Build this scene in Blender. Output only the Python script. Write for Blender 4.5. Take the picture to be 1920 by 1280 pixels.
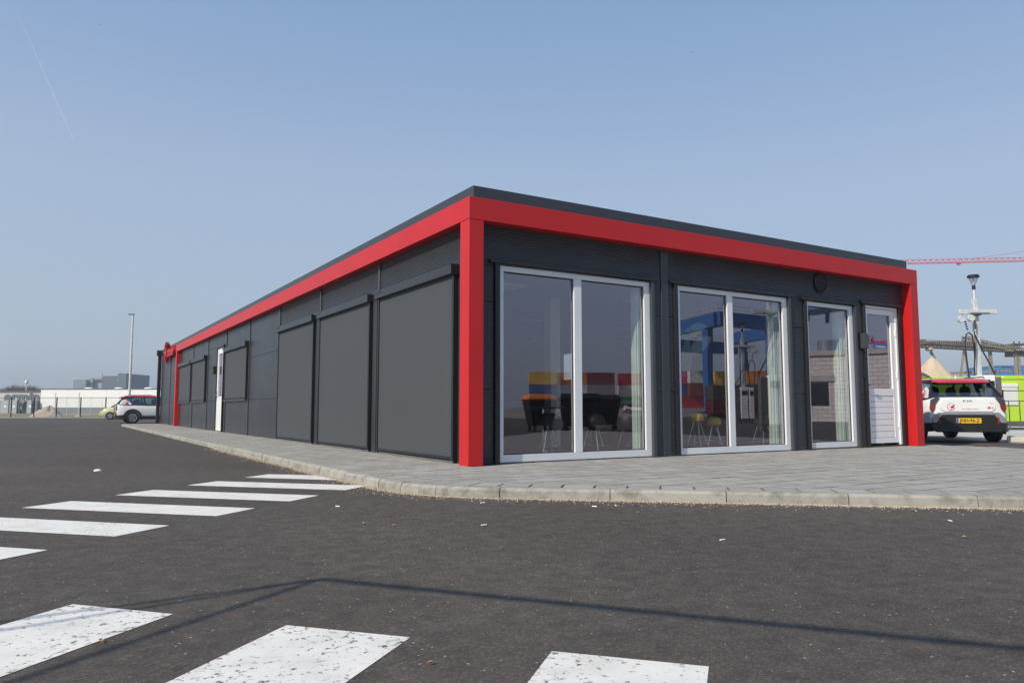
import bpy, bmesh, math, random
from mathutils import Vector, Matrix, Euler
random.seed(7)
S = bpy.context.scene
for o in list(bpy.data.objects): bpy.data.objects.remove(o)
COL = S.collection
R = math.radians

# ---------------------------------------------------------------- camera
F, YAW, PITCH, ROLL = 1407.35, 0.5493, 0.0893, -0.0006      # focal length in px at 1920 wide
CAM = Vector((-4.4684, -8.3479, 0.72))
fw = Vector((math.sin(YAW)*math.cos(PITCH), math.cos(YAW)*math.cos(PITCH), math.sin(PITCH)))
r0 = Vector((math.cos(YAW), -math.sin(YAW), 0)); u0 = r0.cross(fw)
rt = r0*math.cos(ROLL)+u0*math.sin(ROLL); up = -r0*math.sin(ROLL)+u0*math.cos(ROLL)
cd = bpy.data.cameras.new('camera'); cam = bpy.data.objects.new('camera', cd); COL.objects.link(cam)
cd.sensor_width = 36; cd.lens = 36*F/1920; cd.clip_start = .05; cd.clip_end = 30000
M = Matrix((rt, up, -fw)).transposed().to_4x4(); M.translation = CAM
cam.matrix_world = M; S.camera = cam

# ---------------------------------------------------------------- sky, sun, exposure
SUN_EL = R(40); SUN_AZ = R(255)                 # azimuth clockwise from +Y: from the left, slightly in front of the glazed side
sdir = Vector((math.sin(SUN_AZ)*math.cos(SUN_EL), math.cos(SUN_AZ)*math.cos(SUN_EL), math.sin(SUN_EL)))
W = bpy.data.worlds.new('World'); S.world = W; W.use_nodes = True
nt = W.node_tree; sky = nt.nodes.new('ShaderNodeTexSky'); sky.sky_type = 'NISHITA'; sky.sun_disc = False
sky.sun_elevation = SUN_EL; sky.sun_rotation = SUN_AZ; sky.air_density = 1.0; sky.dust_density = .5; sky.ozone_density = 3.0; sky.altitude = 0
bg_ = nt.nodes['Background']; bg_.inputs['Strength'].default_value = .12
# a hazy spring sky: the clear Nishita sky seen through an even pale veil, the same all round the compass
geo_ = nt.nodes.new('ShaderNodeNewGeometry'); sx_ = nt.nodes.new('ShaderNodeSeparateXYZ'); nt.links.new(geo_.outputs['Incoming'], sx_.inputs[0])
ab_ = nt.nodes.new('ShaderNodeMath'); ab_.operation = 'ABSOLUTE'; nt.links.new(sx_.outputs[2], ab_.inputs[0])
rp_ = nt.nodes.new('ShaderNodeValToRGB'); nt.links.new(ab_.outputs[0], rp_.inputs[0]); el_ = rp_.color_ramp.elements
el_[0].position = 0; el_[0].color = (.50,.56,.66,1); el_[1].position = 1; el_[1].color = (.19,.31,.55,1)
for p_, c_ in ((.10,(.47,.55,.67)), (.27,(.46,.57,.745)), (.45,(.30,.455,.71)), (.6,(.24,.385,.65))): x_ = el_.new(p_); x_.color = (*c_, 1)
sc_ = nt.nodes.new('ShaderNodeVectorMath'); sc_.operation = 'SCALE'; sc_.inputs['Scale'].default_value = 1/.12; nt.links.new(rp_.outputs[0], sc_.inputs[0])
mx_ = nt.nodes.new('ShaderNodeMix'); mx_.data_type = 'RGBA'; mx_.inputs[0].default_value = .72
nt.links.new(sky.outputs[0], mx_.inputs[6]); nt.links.new(sc_.outputs[0], mx_.inputs[7]); nt.links.new(mx_.outputs[2], bg_.inputs[0])
sl = bpy.data.lights.new('sun', 'SUN'); sl.energy = 5.0; sl.angle = R(.55); sl.color = (1, .91, .765)
so = bpy.data.objects.new('sun', sl); COL.objects.link(so); so.rotation_euler = sdir.to_track_quat('Z', 'Y').to_euler(); so.location = (-30, -10, 30)
S.view_settings.view_transform = 'Standard'; S.view_settings.look = 'None'; S.view_settings.gamma = 1; S.view_settings.exposure = 0
S.view_settings.use_curve_mapping = False

# ---------------------------------------------------------------- pixel helpers (direction only; distance from what a thing touches)
RZ = -0.09                                        # road level, pavement top is z = 0
def ray(px, py): return fw + rt*((px-960)/F) - up*((py-640)/F)
def onz(px, py, z=RZ): d = ray(px, py); return CAM + d*((z-CAM.z)/d.z)
def onx(px, py, x): d = ray(px, py); return CAM + d*((x-CAM.x)/d.x)
def bgp(px, py, dist): return CAM + ray(px, py)*dist
def ground(px, dist, z=RZ): p = bgp(px, 766, dist); p.z = z; return p
def zat(py, dist): return CAM.z + (766-py)/F*dist*1.004
def mir(px, dist, z=RZ):                          # a place seen mirrored in the glazed front
    p = bgp(px, 766, dist); return Vector((p.x, .46-p.y, z))
FACE = -YAW                                       # rotation of things that stand square to the view

# ---------------------------------------------------------------- object helpers
def link(o, parent=None):
    COL.objects.link(o)
    if parent: o.parent = parent
    return o
def tag(o, label=None, cat=None, group=None, kind=None):
    if label: o['label'] = label
    if cat: o['category'] = cat
    if group: o['group'] = group
    if kind: o['kind'] = kind
    return o
def thing(name, label, cat, loc=(0,0,0), rz=0, group=None):
    o = bpy.data.objects.new(name, None); o.empty_display_size = .2; o.location = loc; o.rotation_euler = (0,0,rz)
    return tag(link(o), label, cat, group)
def copy_tree(o, parent=None):
    c = o.copy(); COL.objects.link(c); c.parent = parent
    for ch in list(o.children): copy_tree(ch, c)
    return c
class MB:
    def __init__(s): s.v = []; s.f = []
    def add(s, vs, fs):
        n = len(s.v); s.v += [tuple(v) for v in vs]; s.f += [tuple(i+n for i in f) for f in fs]; return s
    def box(s, x0, x1, y0, y1, z0, z1, m=None):
        vs = [Vector((x, y, z)) for z in (z0, z1) for y in (y0, y1) for x in (x0, x1)]
        if m: vs = [m @ v for v in vs]
        return s.add(vs, [(0,2,3,1),(4,5,7,6),(0,1,5,4),(2,6,7,3),(0,4,6,2),(1,3,7,5)])
    def prism(s, poly, z0, z1, m=None):           # poly counter-clockwise in xy
        n = len(poly); vs = [Vector((p[0], p[1], z0)) for p in poly]+[Vector((p[0], p[1], z1)) for p in poly]
        if m: vs = [m @ v for v in vs]
        return s.add(vs, [tuple(range(n-1,-1,-1)), tuple(range(n,2*n))]+[(i,(i+1)%n,n+(i+1)%n,n+i) for i in range(n)])
    def cyl(s, a, b, r, r1=None, n=10):
        a = Vector(a); b = Vector(b); r1 = r if r1 is None else r1
        q = (b-a).to_track_quat('Z','Y'); vs = []
        for c, rr in ((a,r),(b,r1)):
            for i in range(n):
                t = 2*math.pi*i/n; vs.append(c+q @ Vector((rr*math.cos(t), rr*math.sin(t), 0)))
        return s.add(vs, [tuple(range(n-1,-1,-1)), tuple(range(n,2*n))]+[(i,(i+1)%n,n+(i+1)%n,n+i) for i in range(n)])
    def bar(s, a, b, w, h=None):                  # square bar between points
        a = Vector(a); b = Vector(b); h = h or w; q = (b-a).to_track_quat('Y','Z'); L = (b-a).length
        m = Matrix.Translation(a) @ q.to_matrix().to_4x4()
        return s.box(-w/2, w/2, 0, L, -h/2, h/2, m)
    def tube(s, pts, r, n=8):
        pts = [Vector(p) for p in pts]; vs = []; fs = []
        for k, p in enumerate(pts):
            d = pts[min(k+1,len(pts)-1)]-pts[max(k-1,0)]; q = d.to_track_quat('Z','X')
            for i in range(n):
                t = 2*math.pi*i/n; vs.append(p+q @ Vector((r*math.cos(t), r*math.sin(t), 0)))
        for k in range(len(pts)-1):
            for i in range(n): fs.append((k*n+i, k*n+(i+1)%n, (k+1)*n+(i+1)%n, (k+1)*n+i))
        fs += [tuple(range(n-1,-1,-1)), tuple(range((len(pts)-1)*n, len(pts)*n))]
        return s.add(vs, fs)
    def lathe(s, prof, n=16, m=None, ring=True):             # profile (r, z)
        vs = []; fs = []
        for r, z in prof:
            for i in range(n):
                t = 2*math.pi*i/n; v = Vector((r*math.cos(t), r*math.sin(t), z)); vs.append(m @ v if m else v)
        for k in range(len(prof)-1):
            for i in range(n): fs.append((k*n+i, k*n+(i+1)%n, (k+1)*n+(i+1)%n, (k+1)*n+i))
        if prof[0][0] > 0 and prof[-1][0] > 0 and ring: fs += [((len(prof)-1)*n+i, (len(prof)-1)*n+(i+1)%n, (i+1)%n, i) for i in range(n)]
        return s.add(vs, fs)
    def loft(s, secs, caps=True):
        n = len(secs[0]); vs = [p for q in secs for p in q]; fs = []
        for k in range(len(secs)-1):
            for i in range(n): fs.append((k*n+i, k*n+(i+1)%n, (k+1)*n+(i+1)%n, (k+1)*n+i))
        if caps: fs += [tuple(range(n-1,-1,-1)), tuple(range((len(secs)-1)*n, len(secs)*n))]
        return s.add(vs, fs)
    def mesh(s, name, mat, bevel=0, smooth=None):
        me = bpy.data.meshes.new(name); me.from_pydata(s.v, [], s.f); me.update()
        bm = bmesh.new(); bm.from_mesh(me)
        bmesh.ops.recalc_face_normals(bm, faces=bm.faces)
        if bevel:
            es = [e for e in bm.edges if len(e.link_faces)==2 and e.calc_face_angle(0) > .5]
            bmesh.ops.bevel(bm, geom=es, offset=bevel, segments=1, affect='EDGES', clamp_overlap=True)
        bm.to_mesh(me); bm.free()
        if mat: me.materials.append(mat)
        if smooth is not None:
            me.shade_smooth(); me.set_sharp_from_angle(angle=R(smooth))
        return me
    def build(s, name, mat, parent=None, bevel=0, smooth=None, loc=None):
        o = bpy.data.objects.new(name, s.mesh(name, mat, bevel, smooth))
        if loc: o.location = loc
        return link(o, parent)
def sheet(name, poly, z, mat, parent=None):
    m = MB(); m.add([(p[0], p[1], z) for p in poly], [tuple(range(len(poly)))]); return m.build(name, mat, parent)
def text_obj(name, body, size, mat, m, parent=None, extrude=.004, align='CENTER', shear=0, sx=1, bold=0):
    c = bpy.data.curves.new('t','FONT'); c.body = body; c.size = size; c.extrude = extrude; c.align_x = align; c.align_y = 'CENTER'; c.shear = shear
    c.offset = bold; c.resolution_u = 3
    t = bpy.data.objects.new('t', c); me = bpy.data.meshes.new_from_object(t); bpy.data.objects.remove(t)
    me.transform(m @ Matrix.Diagonal((sx,1,1,1))); me.materials.clear(); me.materials.append(mat); me.name = name
    return link(bpy.data.objects.new(name, me), parent)
def basis(o, x, y, z):
    m = Matrix((Vector(x), Vector(y), Vector(z))).transposed().to_4x4(); m.translation = Vector(o); return m

# ---------------------------------------------------------------- materials
def nodes(name):
    m = bpy.data.materials.new(name); m.use_nodes = True; t = m.node_tree
    return m, t, t.nodes['Principled BSDF']
def N(t, kind, **kw):
    n = t.nodes.new('ShaderNode'+kind)
    for k, v in kw.items():
        if k in n.inputs: n.inputs[k].default_value = v
        else: setattr(n, k, v)
    return n
def coords(t, what='Object'): return N(t, 'TexCoord').outputs[what]
def ramp(t, fac, stops):
    r = N(t, 'ValToRGB'); e = r.color_ramp.elements
    e[0].position, e[0].color = stops[0][0], (*stops[0][1], 1); e[1].position, e[1].color = stops[-1][0], (*stops[-1][1], 1)
    for p, c in stops[1:-1]: x = e.new(p); x.color = (*c, 1)
    t.links.new(fac, r.inputs[0]); return r.outputs[0]
def pm(name, col, rough=.5, metal=0, var=.12, vs=3, bump=0, bs=60, spec=.5, coat=0, rvar=0, trans=0):
    m, t, b = nodes(name); L = t.links.new; co = coords(t)
    n = N(t, 'TexNoise', Scale=vs, Detail=5.0); L(co, n.inputs['Vector'])
    c = ramp(t, n.outputs[0], [(.3, tuple(x*(1-var) for x in col)), (.7, tuple(min(1, x*(1+var)) for x in col))]); L(c, b.inputs['Base Color'])
    b.inputs['Roughness'].default_value = rough; b.inputs['Metallic'].default_value = metal
    b.inputs['Specular IOR Level'].default_value = spec; b.inputs['Coat Weight'].default_value = coat; b.inputs['Coat Roughness'].default_value = .04
    if rvar:
        n3 = N(t, 'TexNoise', Scale=vs*2.3, Detail=4.0); L(co, n3.inputs['Vector'])
        mr = N(t, 'MapRange'); mr.inputs[3].default_value = rough-rvar; mr.inputs[4].default_value = rough+rvar; L(n3.outputs[0], mr.inputs[0]); L(mr.outputs[0], b.inputs['Roughness'])
    if bump:
        n2 = N(t, 'TexNoise', Scale=bs, Detail=4.0); L(co, n2.inputs['Vector'])
        bp = N(t, 'Bump', Strength=bump, Distance=.01); L(n2.outputs[0], bp.inputs['Height']); L(bp.outputs[0], b.inputs['Normal'])
    return m
def m_fabric(name, col):
    m, t, b = nodes(name); L = t.links.new; co = coords(t); mp = N(t, 'Mapping'); mp.inputs['Scale'].default_value = (1, 9, .35); L(co, mp.inputs[0])
    n = N(t, 'TexNoise', Scale=1.6, Detail=6.0, Roughness=.65); L(mp.outputs[0], n.inputs['Vector'])
    L(ramp(t, n.outputs[0], [(.25, tuple(x*.94 for x in col)), (.75, tuple(x*1.06 for x in col))]), b.inputs['Base Color'])
    w = N(t, 'TexNoise', Scale=420.0, Detail=2.0); L(co, w.inputs['Vector']); n2 = N(t, 'TexNoise', Scale=.8, Detail=2.0); L(co, n2.inputs['Vector'])
    bp = N(t, 'Bump', Strength=.25, Distance=.004); L(w.outputs[0], bp.inputs['Height']); b2 = N(t, 'Bump', Strength=.5, Distance=.03); L(n2.outputs[0], b2.inputs['Height']); L(bp.outputs[0], b2.inputs['Normal']); L(b2.outputs[0], b.inputs['Normal'])
    b.inputs['Roughness'].default_value = .62; b.inputs['Specular IOR Level'].default_value = .35; return m
def ribbed(name, col, pitch, rough):
    m, t, b = nodes(name); L = t.links.new; co = coords(t)
    w = N(t, 'TexWave', Scale=2*math.pi/pitch/20*1.0, wave_profile='TRI'); w.bands_direction = 'Z'; L(co, w.inputs['Vector'])
    n = N(t, 'TexNoise', Scale=2.0, Detail=3.0); L(co, n.inputs['Vector'])
    L(ramp(t, n.outputs[0], [(.3, tuple(x*.85 for x in col)), (.7, tuple(x*1.15 for x in col))]), b.inputs['Base Color'])
    bp = N(t, 'Bump', Strength=.55, Distance=.012); L(w.outputs[1], bp.inputs['Height']); L(bp.outputs[0], b.inputs['Normal'])
    b.inputs['Roughness'].default_value = rough; return m
def m_asphalt():
    m, t, b = nodes('asphalt'); L = t.links.new; co = coords(t)
    big = N(t, 'TexNoise', Scale=.45, Detail=6.0, Roughness=.6); L(co, big.inputs['Vector'])
    mid = N(t, 'TexNoise', Scale=9.0, Detail=5.0); L(co, mid.inputs['Vector'])
    vo = N(t, 'TexVoronoi', Scale=150.0); L(co, vo.inputs['Vector'])
    base = ramp(t, big.outputs[0], [(.3, (.066,.058,.052)), (.5, (.075,.067,.060)), (.72, (.086,.077,.069))])
    mx = N(t, 'Mix', data_type='RGBA', blend_type='MULTIPLY'); mx.inputs[0].default_value = 1
    wide = N(t, 'TexNoise', Scale=.13, Detail=4.0, Roughness=.55); L(co, wide.inputs['Vector']); dr_ = N(t, 'Mix', data_type='RGBA', blend_type='MULTIPLY'); dr_.inputs[0].default_value = 1
    L(base, dr_.inputs[6]); L(ramp(t, wide.outputs[0], [(.3,(.84,.84,.85)),(.5,(1,1,1)),(.7,(1.14,1.13,1.11))]), dr_.inputs[7]); base = dr_.outputs[2]
    L(base, mx.inputs[6]); L(ramp(t, mid.outputs[0], [(.3,(.78,.78,.78)),(.7,(1.18,1.17,1.16))]), mx.inputs[7])
    sep = N(t, 'SeparateColor'); L(vo.outputs['Color'], sep.inputs[0])
    st = N(t, 'Mix', data_type='RGBA', blend_type='MULTIPLY'); st.inputs[0].default_value = 1
    L(mx.outputs[2], st.inputs[6]); L(ramp(t, sep.outputs[0], [(0,(.68,.68,.68)),(.6,(.96,.95,.94)),(.9,(1.25,1.22,1.18)),(1,(2.0,1.85,1.7))]), st.inputs[7])
    # sparse pale chippings
    v2 = N(t, 'TexVoronoi', Scale=38.0); L(co, v2.inputs['Vector'])
    s2 = N(t, 'SeparateColor'); L(v2.outputs['Color'], s2.inputs[0])
    g = N(t, 'Math', operation='GREATER_THAN'); g.inputs[1].default_value = .93; L(s2.outputs[1], g.inputs[0])
    d = N(t, 'Math', operation='LESS_THAN'); d.inputs[1].default_value = .17; L(v2.outputs['Distance'], d.inputs[0])
    gd = N(t, 'Math', operation='MULTIPLY'); L(g.outputs[0], gd.inputs[0]); L(d.outputs[0], gd.inputs[1])
    fx = N(t, 'Mix', data_type='RGBA'); L(gd.outputs[0], fx.inputs[0]); L(st.outputs[2], fx.inputs[6])
    L(ramp(t, s2.outputs[2], [(0,(.22,.16,.11)),(.5,(.34,.31,.28)),(1,(.5,.49,.47))]), fx.inputs[7])
    L(fx.outputs[2], b.inputs['Base Color'])
    bp = N(t, 'Bump', Strength=.6, Distance=.004); L(vo.outputs['Distance'], bp.inputs['Height'])
    b2 = N(t, 'Bump', Strength=.25, Distance=.02); L(mid.outputs[0], b2.inputs['Height']); L(bp.outputs[0], b2.inputs['Normal'])
    L(b2.outputs[0], b.inputs['Normal']); b.inputs['Roughness'].default_value = .82; b.inputs['Specular IOR Level'].default_value = .35
    return m
def m_paint(name, wear):
    m, t, b = nodes(name); L = t.links.new; co = coords(t)
    n = N(t, 'TexNoise', Scale=30.0, Detail=9.0, Roughness=.7); L(co, n.inputs['Vector'])
    lo = N(t, 'TexNoise', Scale=1.6, Detail=2.0); L(co, lo.inputs['Vector'])
    ad = N(t, 'Math', operation='MULTIPLY_ADD'); L(lo.outputs[0], ad.inputs[0]); ad.inputs[1].default_value = .28; L(n.outputs[0], ad.inputs[2])
    th = N(t, 'MapRange'); th.inputs[1].default_value = wear-.045; th.inputs[2].default_value = wear+.05; L(ad.outputs[0], th.inputs[0])
    n2 = N(t, 'TexNoise', Scale=5.0, Detail=6.0); L(co, n2.inputs['Vector'])
    L(ramp(t, n2.outputs[0], [(.25,(.56,.545,.51)),(.5,(.68,.665,.63)),(.8,(.75,.735,.70))]), b.inputs['Base Color'])
    b.inputs['Roughness'].default_value = .6
    bp = N(t, 'Bump', Strength=.4, Distance=.004); L(n.outputs[0], bp.inputs['Height']); L(bp.outputs[0], b.inputs['Normal'])
    tr = N(t, 'BsdfTransparent'); mx = N(t, 'MixShader'); L(th.outputs[0], mx.inputs[0]); L(tr.outputs[0], mx.inputs[1]); L(b.outputs[0], mx.inputs[2])
    L(mx.outputs[0], t.nodes['Material Output'].inputs[0]); return m
def m_conc(name, col, spread=.22, attr=True, bump=.35, stain=.25, ns=2.2):
    m, t, b = nodes(name); L = t.links.new; co = coords(t, 'Object')
    geo = N(t, 'NewGeometry').outputs['Position']
    oi = N(t, 'ObjectInfo'); at = N(t, 'Attribute', attribute_name='rnd')
    ad = N(t, 'Math', operation='ADD'); L(oi.outputs['Random'], ad.inputs[0]); L(at.outputs['Fac'], ad.inputs[1])
    fr = N(t, 'Math', operation='FRACT'); L(ad.outputs[0], fr.inputs[0])
    c = ramp(t, fr.outputs[0], [(0, tuple(x*(1-spread) for x in col)), (.5, col), (1, tuple(x*(1+spread) for x in col))])
    n = N(t, 'TexNoise', Scale=ns, Detail=8.0, Roughness=.65); L(geo, n.inputs['Vector'])
    f = N(t, 'TexNoise', Scale=120.0, Detail=3.0); L(geo, f.inputs['Vector'])
    mx = N(t, 'Mix', data_type='RGBA', blend_type='MULTIPLY'); mx.inputs[0].default_value = 1; L(c, mx.inputs[6])
    L(ramp(t, n.outputs[0], [(.28,(1-stain,1-stain,1-stain*1.1)),(.55,(1,1,1)),(.8,(1.08,1.08,1.07))]), mx.inputs[7])
    m2 = N(t, 'Mix', data_type='RGBA', blend_type='MULTIPLY'); m2.inputs[0].default_value = 1; L(mx.outputs[2], m2.inputs[6])
    L(ramp(t, f.outputs[0], [(.3,(.88,.88,.88)),(.7,(1.1,1.1,1.1))]), m2.inputs[7]); L(m2.outputs[2], b.inputs['Base Color'])
    bp = N(t, 'Bump', Strength=bump, Distance=.004); L(f.outputs[0], bp.inputs['Height']); L(bp.outputs[0], b.inputs['Normal'])
    b.inputs['Roughness'].default_value = .85; b.inputs['Specular IOR Level'].default_value = .3; return m
def m_glass(name, refl, tint, rough=0.0, gcol=(.92,.95,1)):
    m, t, b = nodes(name); L = t.links.new
    tr = N(t, 'BsdfTransparent'); tr.inputs[0].default_value = (*tint, 1)
    gl = N(t, 'BsdfGlossy'); gl.inputs['Roughness'].default_value = rough; gl.inputs['Color'].default_value = (*gcol,1)
    co = coords(t); n = N(t, 'TexNoise', Scale=.7, Detail=1.0); L(co, n.inputs['Vector'])
    bp = N(t, 'Bump', Strength=.05, Distance=.02); L(n.outputs[0], bp.inputs['Height']); L(bp.outputs[0], gl.inputs['Normal'])
    fr = N(t, 'Fresnel', IOR=1.5); mr = N(t, 'Math', operation='MULTIPLY_ADD'); mr.inputs[1].default_value = 2.6; mr.inputs[2].default_value = refl; L(fr.outputs[0], mr.inputs[0])
    cl_ = N(t, 'Math', operation='MINIMUM'); cl_.inputs[1].default_value = .55; L(mr.outputs[0], cl_.inputs[0])
    gb_ = N(t, 'NewGeometry'); iv_ = N(t, 'Math', operation='SUBTRACT'); iv_.inputs[0].default_value = 1; L(gb_.outputs['Backfacing'], iv_.inputs[1])
    mr = N(t, 'Math', operation='MULTIPLY'); L(cl_.outputs[0], mr.inputs[0]); L(iv_.outputs[0], mr.inputs[1])   # one coated face: the pane's rear face only transmits
    mx = N(t, 'MixShader'); L(mr.outputs[0], mx.inputs[0]); L(tr.outputs[0], mx.inputs[1]); L(gl.outputs[0], mx.inputs[2])
    L(mx.outputs[0], t.nodes['Material Output'].inputs[0]); return m
def m_ground():
    m, t, b = nodes('earth'); L = t.links.new; co = coords(t)
    n = N(t, 'TexNoise', Scale=.05, Detail=9.0); L(co, n.inputs['Vector'])
    L(ramp(t, n.outputs[0], [(.3,(.20,.18,.14)),(.5,(.27,.25,.2)),(.7,(.16,.16,.1))]), b.inputs['Base Color']); b.inputs['Roughness'].default_value = .95; return m
def m_brick(name):
    m, t, b = nodes(name); L = t.links.new; co = coords(t)
    bt = N(t, 'TexBrick', Scale=1.0); bt.inputs['Color1'].default_value = (.72,.68,.63,1); bt.inputs['Color2'].default_value = (.64,.60,.55,1); bt.inputs['Mortar'].default_value = (.25,.24,.23,1)
    bt.inputs['Mortar Size'].default_value = .015; bt.inputs['Brick Width'].default_value = .6; bt.inputs['Row Height'].default_value = .25
    mp = N(t, 'Mapping'); mp.inputs['Rotation'].default_value = (R(90), 0, 0); L(co, mp.inputs[0]); L(mp.outputs[0], bt.inputs[0])
    L(bt.outputs[0], b.inputs['Base Color']); b.inputs['Roughness'].default_value = .9; return m

K = dict(
 asphalt=m_asphalt(), paint=m_paint('road_paint', .475), worn=m_paint('worn_road_paint', .540), tile=m_conc('paving_concrete', (.318,.312,.295), .11, stain=.10),
 kerb=m_conc('kerb_concrete', (.315,.305,.275), .10, stain=.5, ns=6.5), joint=pm('jointing_sand', (.09,.08,.065), .95, var=.3, vs=20, bump=.5, bs=150),
 chamfer=pm('dirty_chamfer', (.155,.145,.125), .95, var=.25, vs=8), earth=m_ground(), red=pm('red_powder_coat', (.50,.011,.012), .40, var=.05, vs=1.2, rvar=.05, spec=.42), clad=pm('anthracite_sheet', (.027,.030,.036), .36, var=.10, vs=.8, rvar=.05),
 rib=ribbed('ribbed_anthracite_sheet', (.028,.031,.036), .034, .33), trim=pm('black_trim', (.012,.013,.015), .42, var=.1), fascia=pm('dark_fascia_sheet', (.035,.042,.052), .38, var=.06, vs=.6),
 prof=pm('anthracite_profile', (.05,.054,.062), .33, var=.08), fabric=m_fabric('screen_fabric', (.059,.065,.073)), white=pm('white_frame_paint', (.68,.70,.73), .3, var=.03, vs=2),
 leaf=pm('white_door_paint', (.78,.78,.79), .3, var=.03, vs=2), pane=m_glass('solar_glass', .11, (.92,.94,.93), gcol=(.93,.88,1)),
 lglass=m_glass('clear_lamp_glass', .03, (.93,.94,.95)), steel=pm('brushed_steel', (.55,.56,.58), .28, metal=1, var=.06), galv=pm('galvanised_steel', (.60,.62,.62), .5, metal=.25, var=.16, vs=9),
 grey=pm('grey_plastic', (.12,.125,.13), .5), inwall=pm('interior_plaster', (.42,.43,.45), .8, var=.04), ceil=pm('ceiling_board', (.34,.35,.38), .85, var=.05), infloor=pm('interior_vinyl', (.10,.09,.085), .45, var=.25, vs=6),
 curtain=pm('pale_curtain', (.74,.82,.77), .85, var=.1, vs=4), yellow=pm('yellow_shell', (.72,.43,.012), .45, var=.05), chrome=pm('chrome', (.75,.76,.78), .12, metal=1, var=.02), black=pm('black_plastic', (.012,.012,.013), .5, var=.15),
 cwhite=pm('white_car_paint', (.80,.81,.82), .28, var=.015, coat=.8), cred=pm('red_car_roof', (.56,.02,.035), .25, var=.02, coat=.8), clime=pm('lime_car_paint', (.52,.52,.26), .28, var=.03, coat=.8), cglass=m_glass('tinted_car_glass', .03, (.30,.34,.35)),
 tyre=pm('tyre_rubber', (.014,.014,.015), .75, var=.2, vs=12), rim=pm('alloy_rim', (.42,.43,.45), .3, metal=.9), lampred=pm('tail_lamp_red', (.30,.008,.012), .15, var=.1, coat=.6), lampdk=pm('smoked_lamp', (.06,.045,.05), .12, coat=.6),
 silver=pm('silver_trim', (.33,.34,.37), .4, metal=.5), plate=pm('yellow_plate', (.78,.46,.012), .45, var=.02), eublue=pm('plate_blue', (.02,.10,.5), .5), ink=pm('black_ink', (.01,.01,.012), .5), decal=pm('red_decal', (.52,.015,.02), .4, var=.03), wdecal=pm('white_decal', (.8,.8,.8), .5, var=.02), gdecal=pm('grey_badge', (.12,.125,.13), .3, metal=.6),
 hwhite=pm('white_sheet_hall', (.82,.82,.82), .6, var=.03, vs=.2), hgrey=pm('grey_plinth', (.16,.18,.20), .7, var=.1), hbeige=pm('beige_hall', (.52,.49,.45), .8, var=.06), hdark=pm('dark_roof_edge', (.10,.12,.14), .7), letter=pm('slate_letter', (.12,.15,.17), .6, var=.1),
 cab=pm('grey_cabinet', (.36,.39,.41), .6, var=.1), sand=pm('pale_sand', (.50,.41,.28), .95, var=.14, vs=.6, bump=.6, bs=3), grsand=pm('grey_sand', (.34,.30,.25), .95, var=.2, vs=2, bump=.6, bs=6), coal=pm('dark_gravel', (.07,.068,.066), .95, var=.2, vs=.7, bump=.6, bs=3),
 lime=pm('lime_green_sheet', (.48,.70,.045), .5, var=.04, vs=.5), shutter=pm('white_shutter', (.78,.78,.74), .6, var=.03), blue=pm('blue_sheet', (.05,.20,.52), .55, var=.08), crane=pm('crane_red', (.55,.06,.07), .5, var=.05), rust=pm('weathered_steel', (.105,.09,.075), .75, var=.3, vs=.6), rustl=pm('pale_weathered_steel', (.25,.22,.185), .75, var=.2, vs=.6),
 f1=pm('silo_pale', (.30,.33,.36), .7, var=.04), f2=pm('silo_mid', (.23,.26,.29), .7, var=.04), f3=pm('plant_dark', (.10,.13,.16), .7, var=.08), bark=pm('bare_bark', (.10,.085,.085), .95, var=.3), verge=pm('dry_grass', (.22,.19,.10), .95, var=.4, vs=.5, bump=1, bs=9), concl=pm('pale_concrete', (.46,.44,.40), .9, var=.12, vs=1.5, bump=.3),
 gblue=pm('gantry_blue', (.03,.13,.36), .5, var=.06), brick=m_brick('white_brick'), bin=pm('black_bin_plastic', (.011,.011,.012), .45, var=.2), binred=pm('dark_red_plastic', (.12,.008,.012), .5), orange=pm('orange_sheet', (.72,.22,.02), .55, var=.08), gravel=pm('tan_gravel', (.42,.34,.25), .9, var=.4, vs=60), drleaf=pm('dry_leaf', (.50,.28,.09), .8, var=.3, vs=30), paper=pm('white_paper', (.78,.79,.8), .7, var=.05), wire=pm('black_cable', (.015,.015,.016), .6), gull=pm('dark_feather', (.08,.08,.09), .8))

# ================================================================ SETTING: ground, road, paving
disc = [(1800*math.cos(2*math.pi*i/48), 1800*math.sin(2*math.pi*i/48)) for i in range(48)]
tag(sheet('ground', disc, RZ-.03, K['earth']), kind='structure')
fence0 = onz(-40, 783.5); fence1 = onz(330, 783.5)
road = [(-60,-45),(60,-45),(60,30),(26,60),(fence1.x, fence1.y),(fence0.x, fence0.y),(-60, fence0.y+10)]
tag(sheet('road', road, RZ, K['asphalt']), kind='structure')
vg = [ground(-60, 84), ground(330, 84), ground(330, 138), ground(-60, 138)]
tag(sheet('grass_verge', [(p.x, p.y) for p in vg], RZ+.004, K['verge']), kind='structure')

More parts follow.
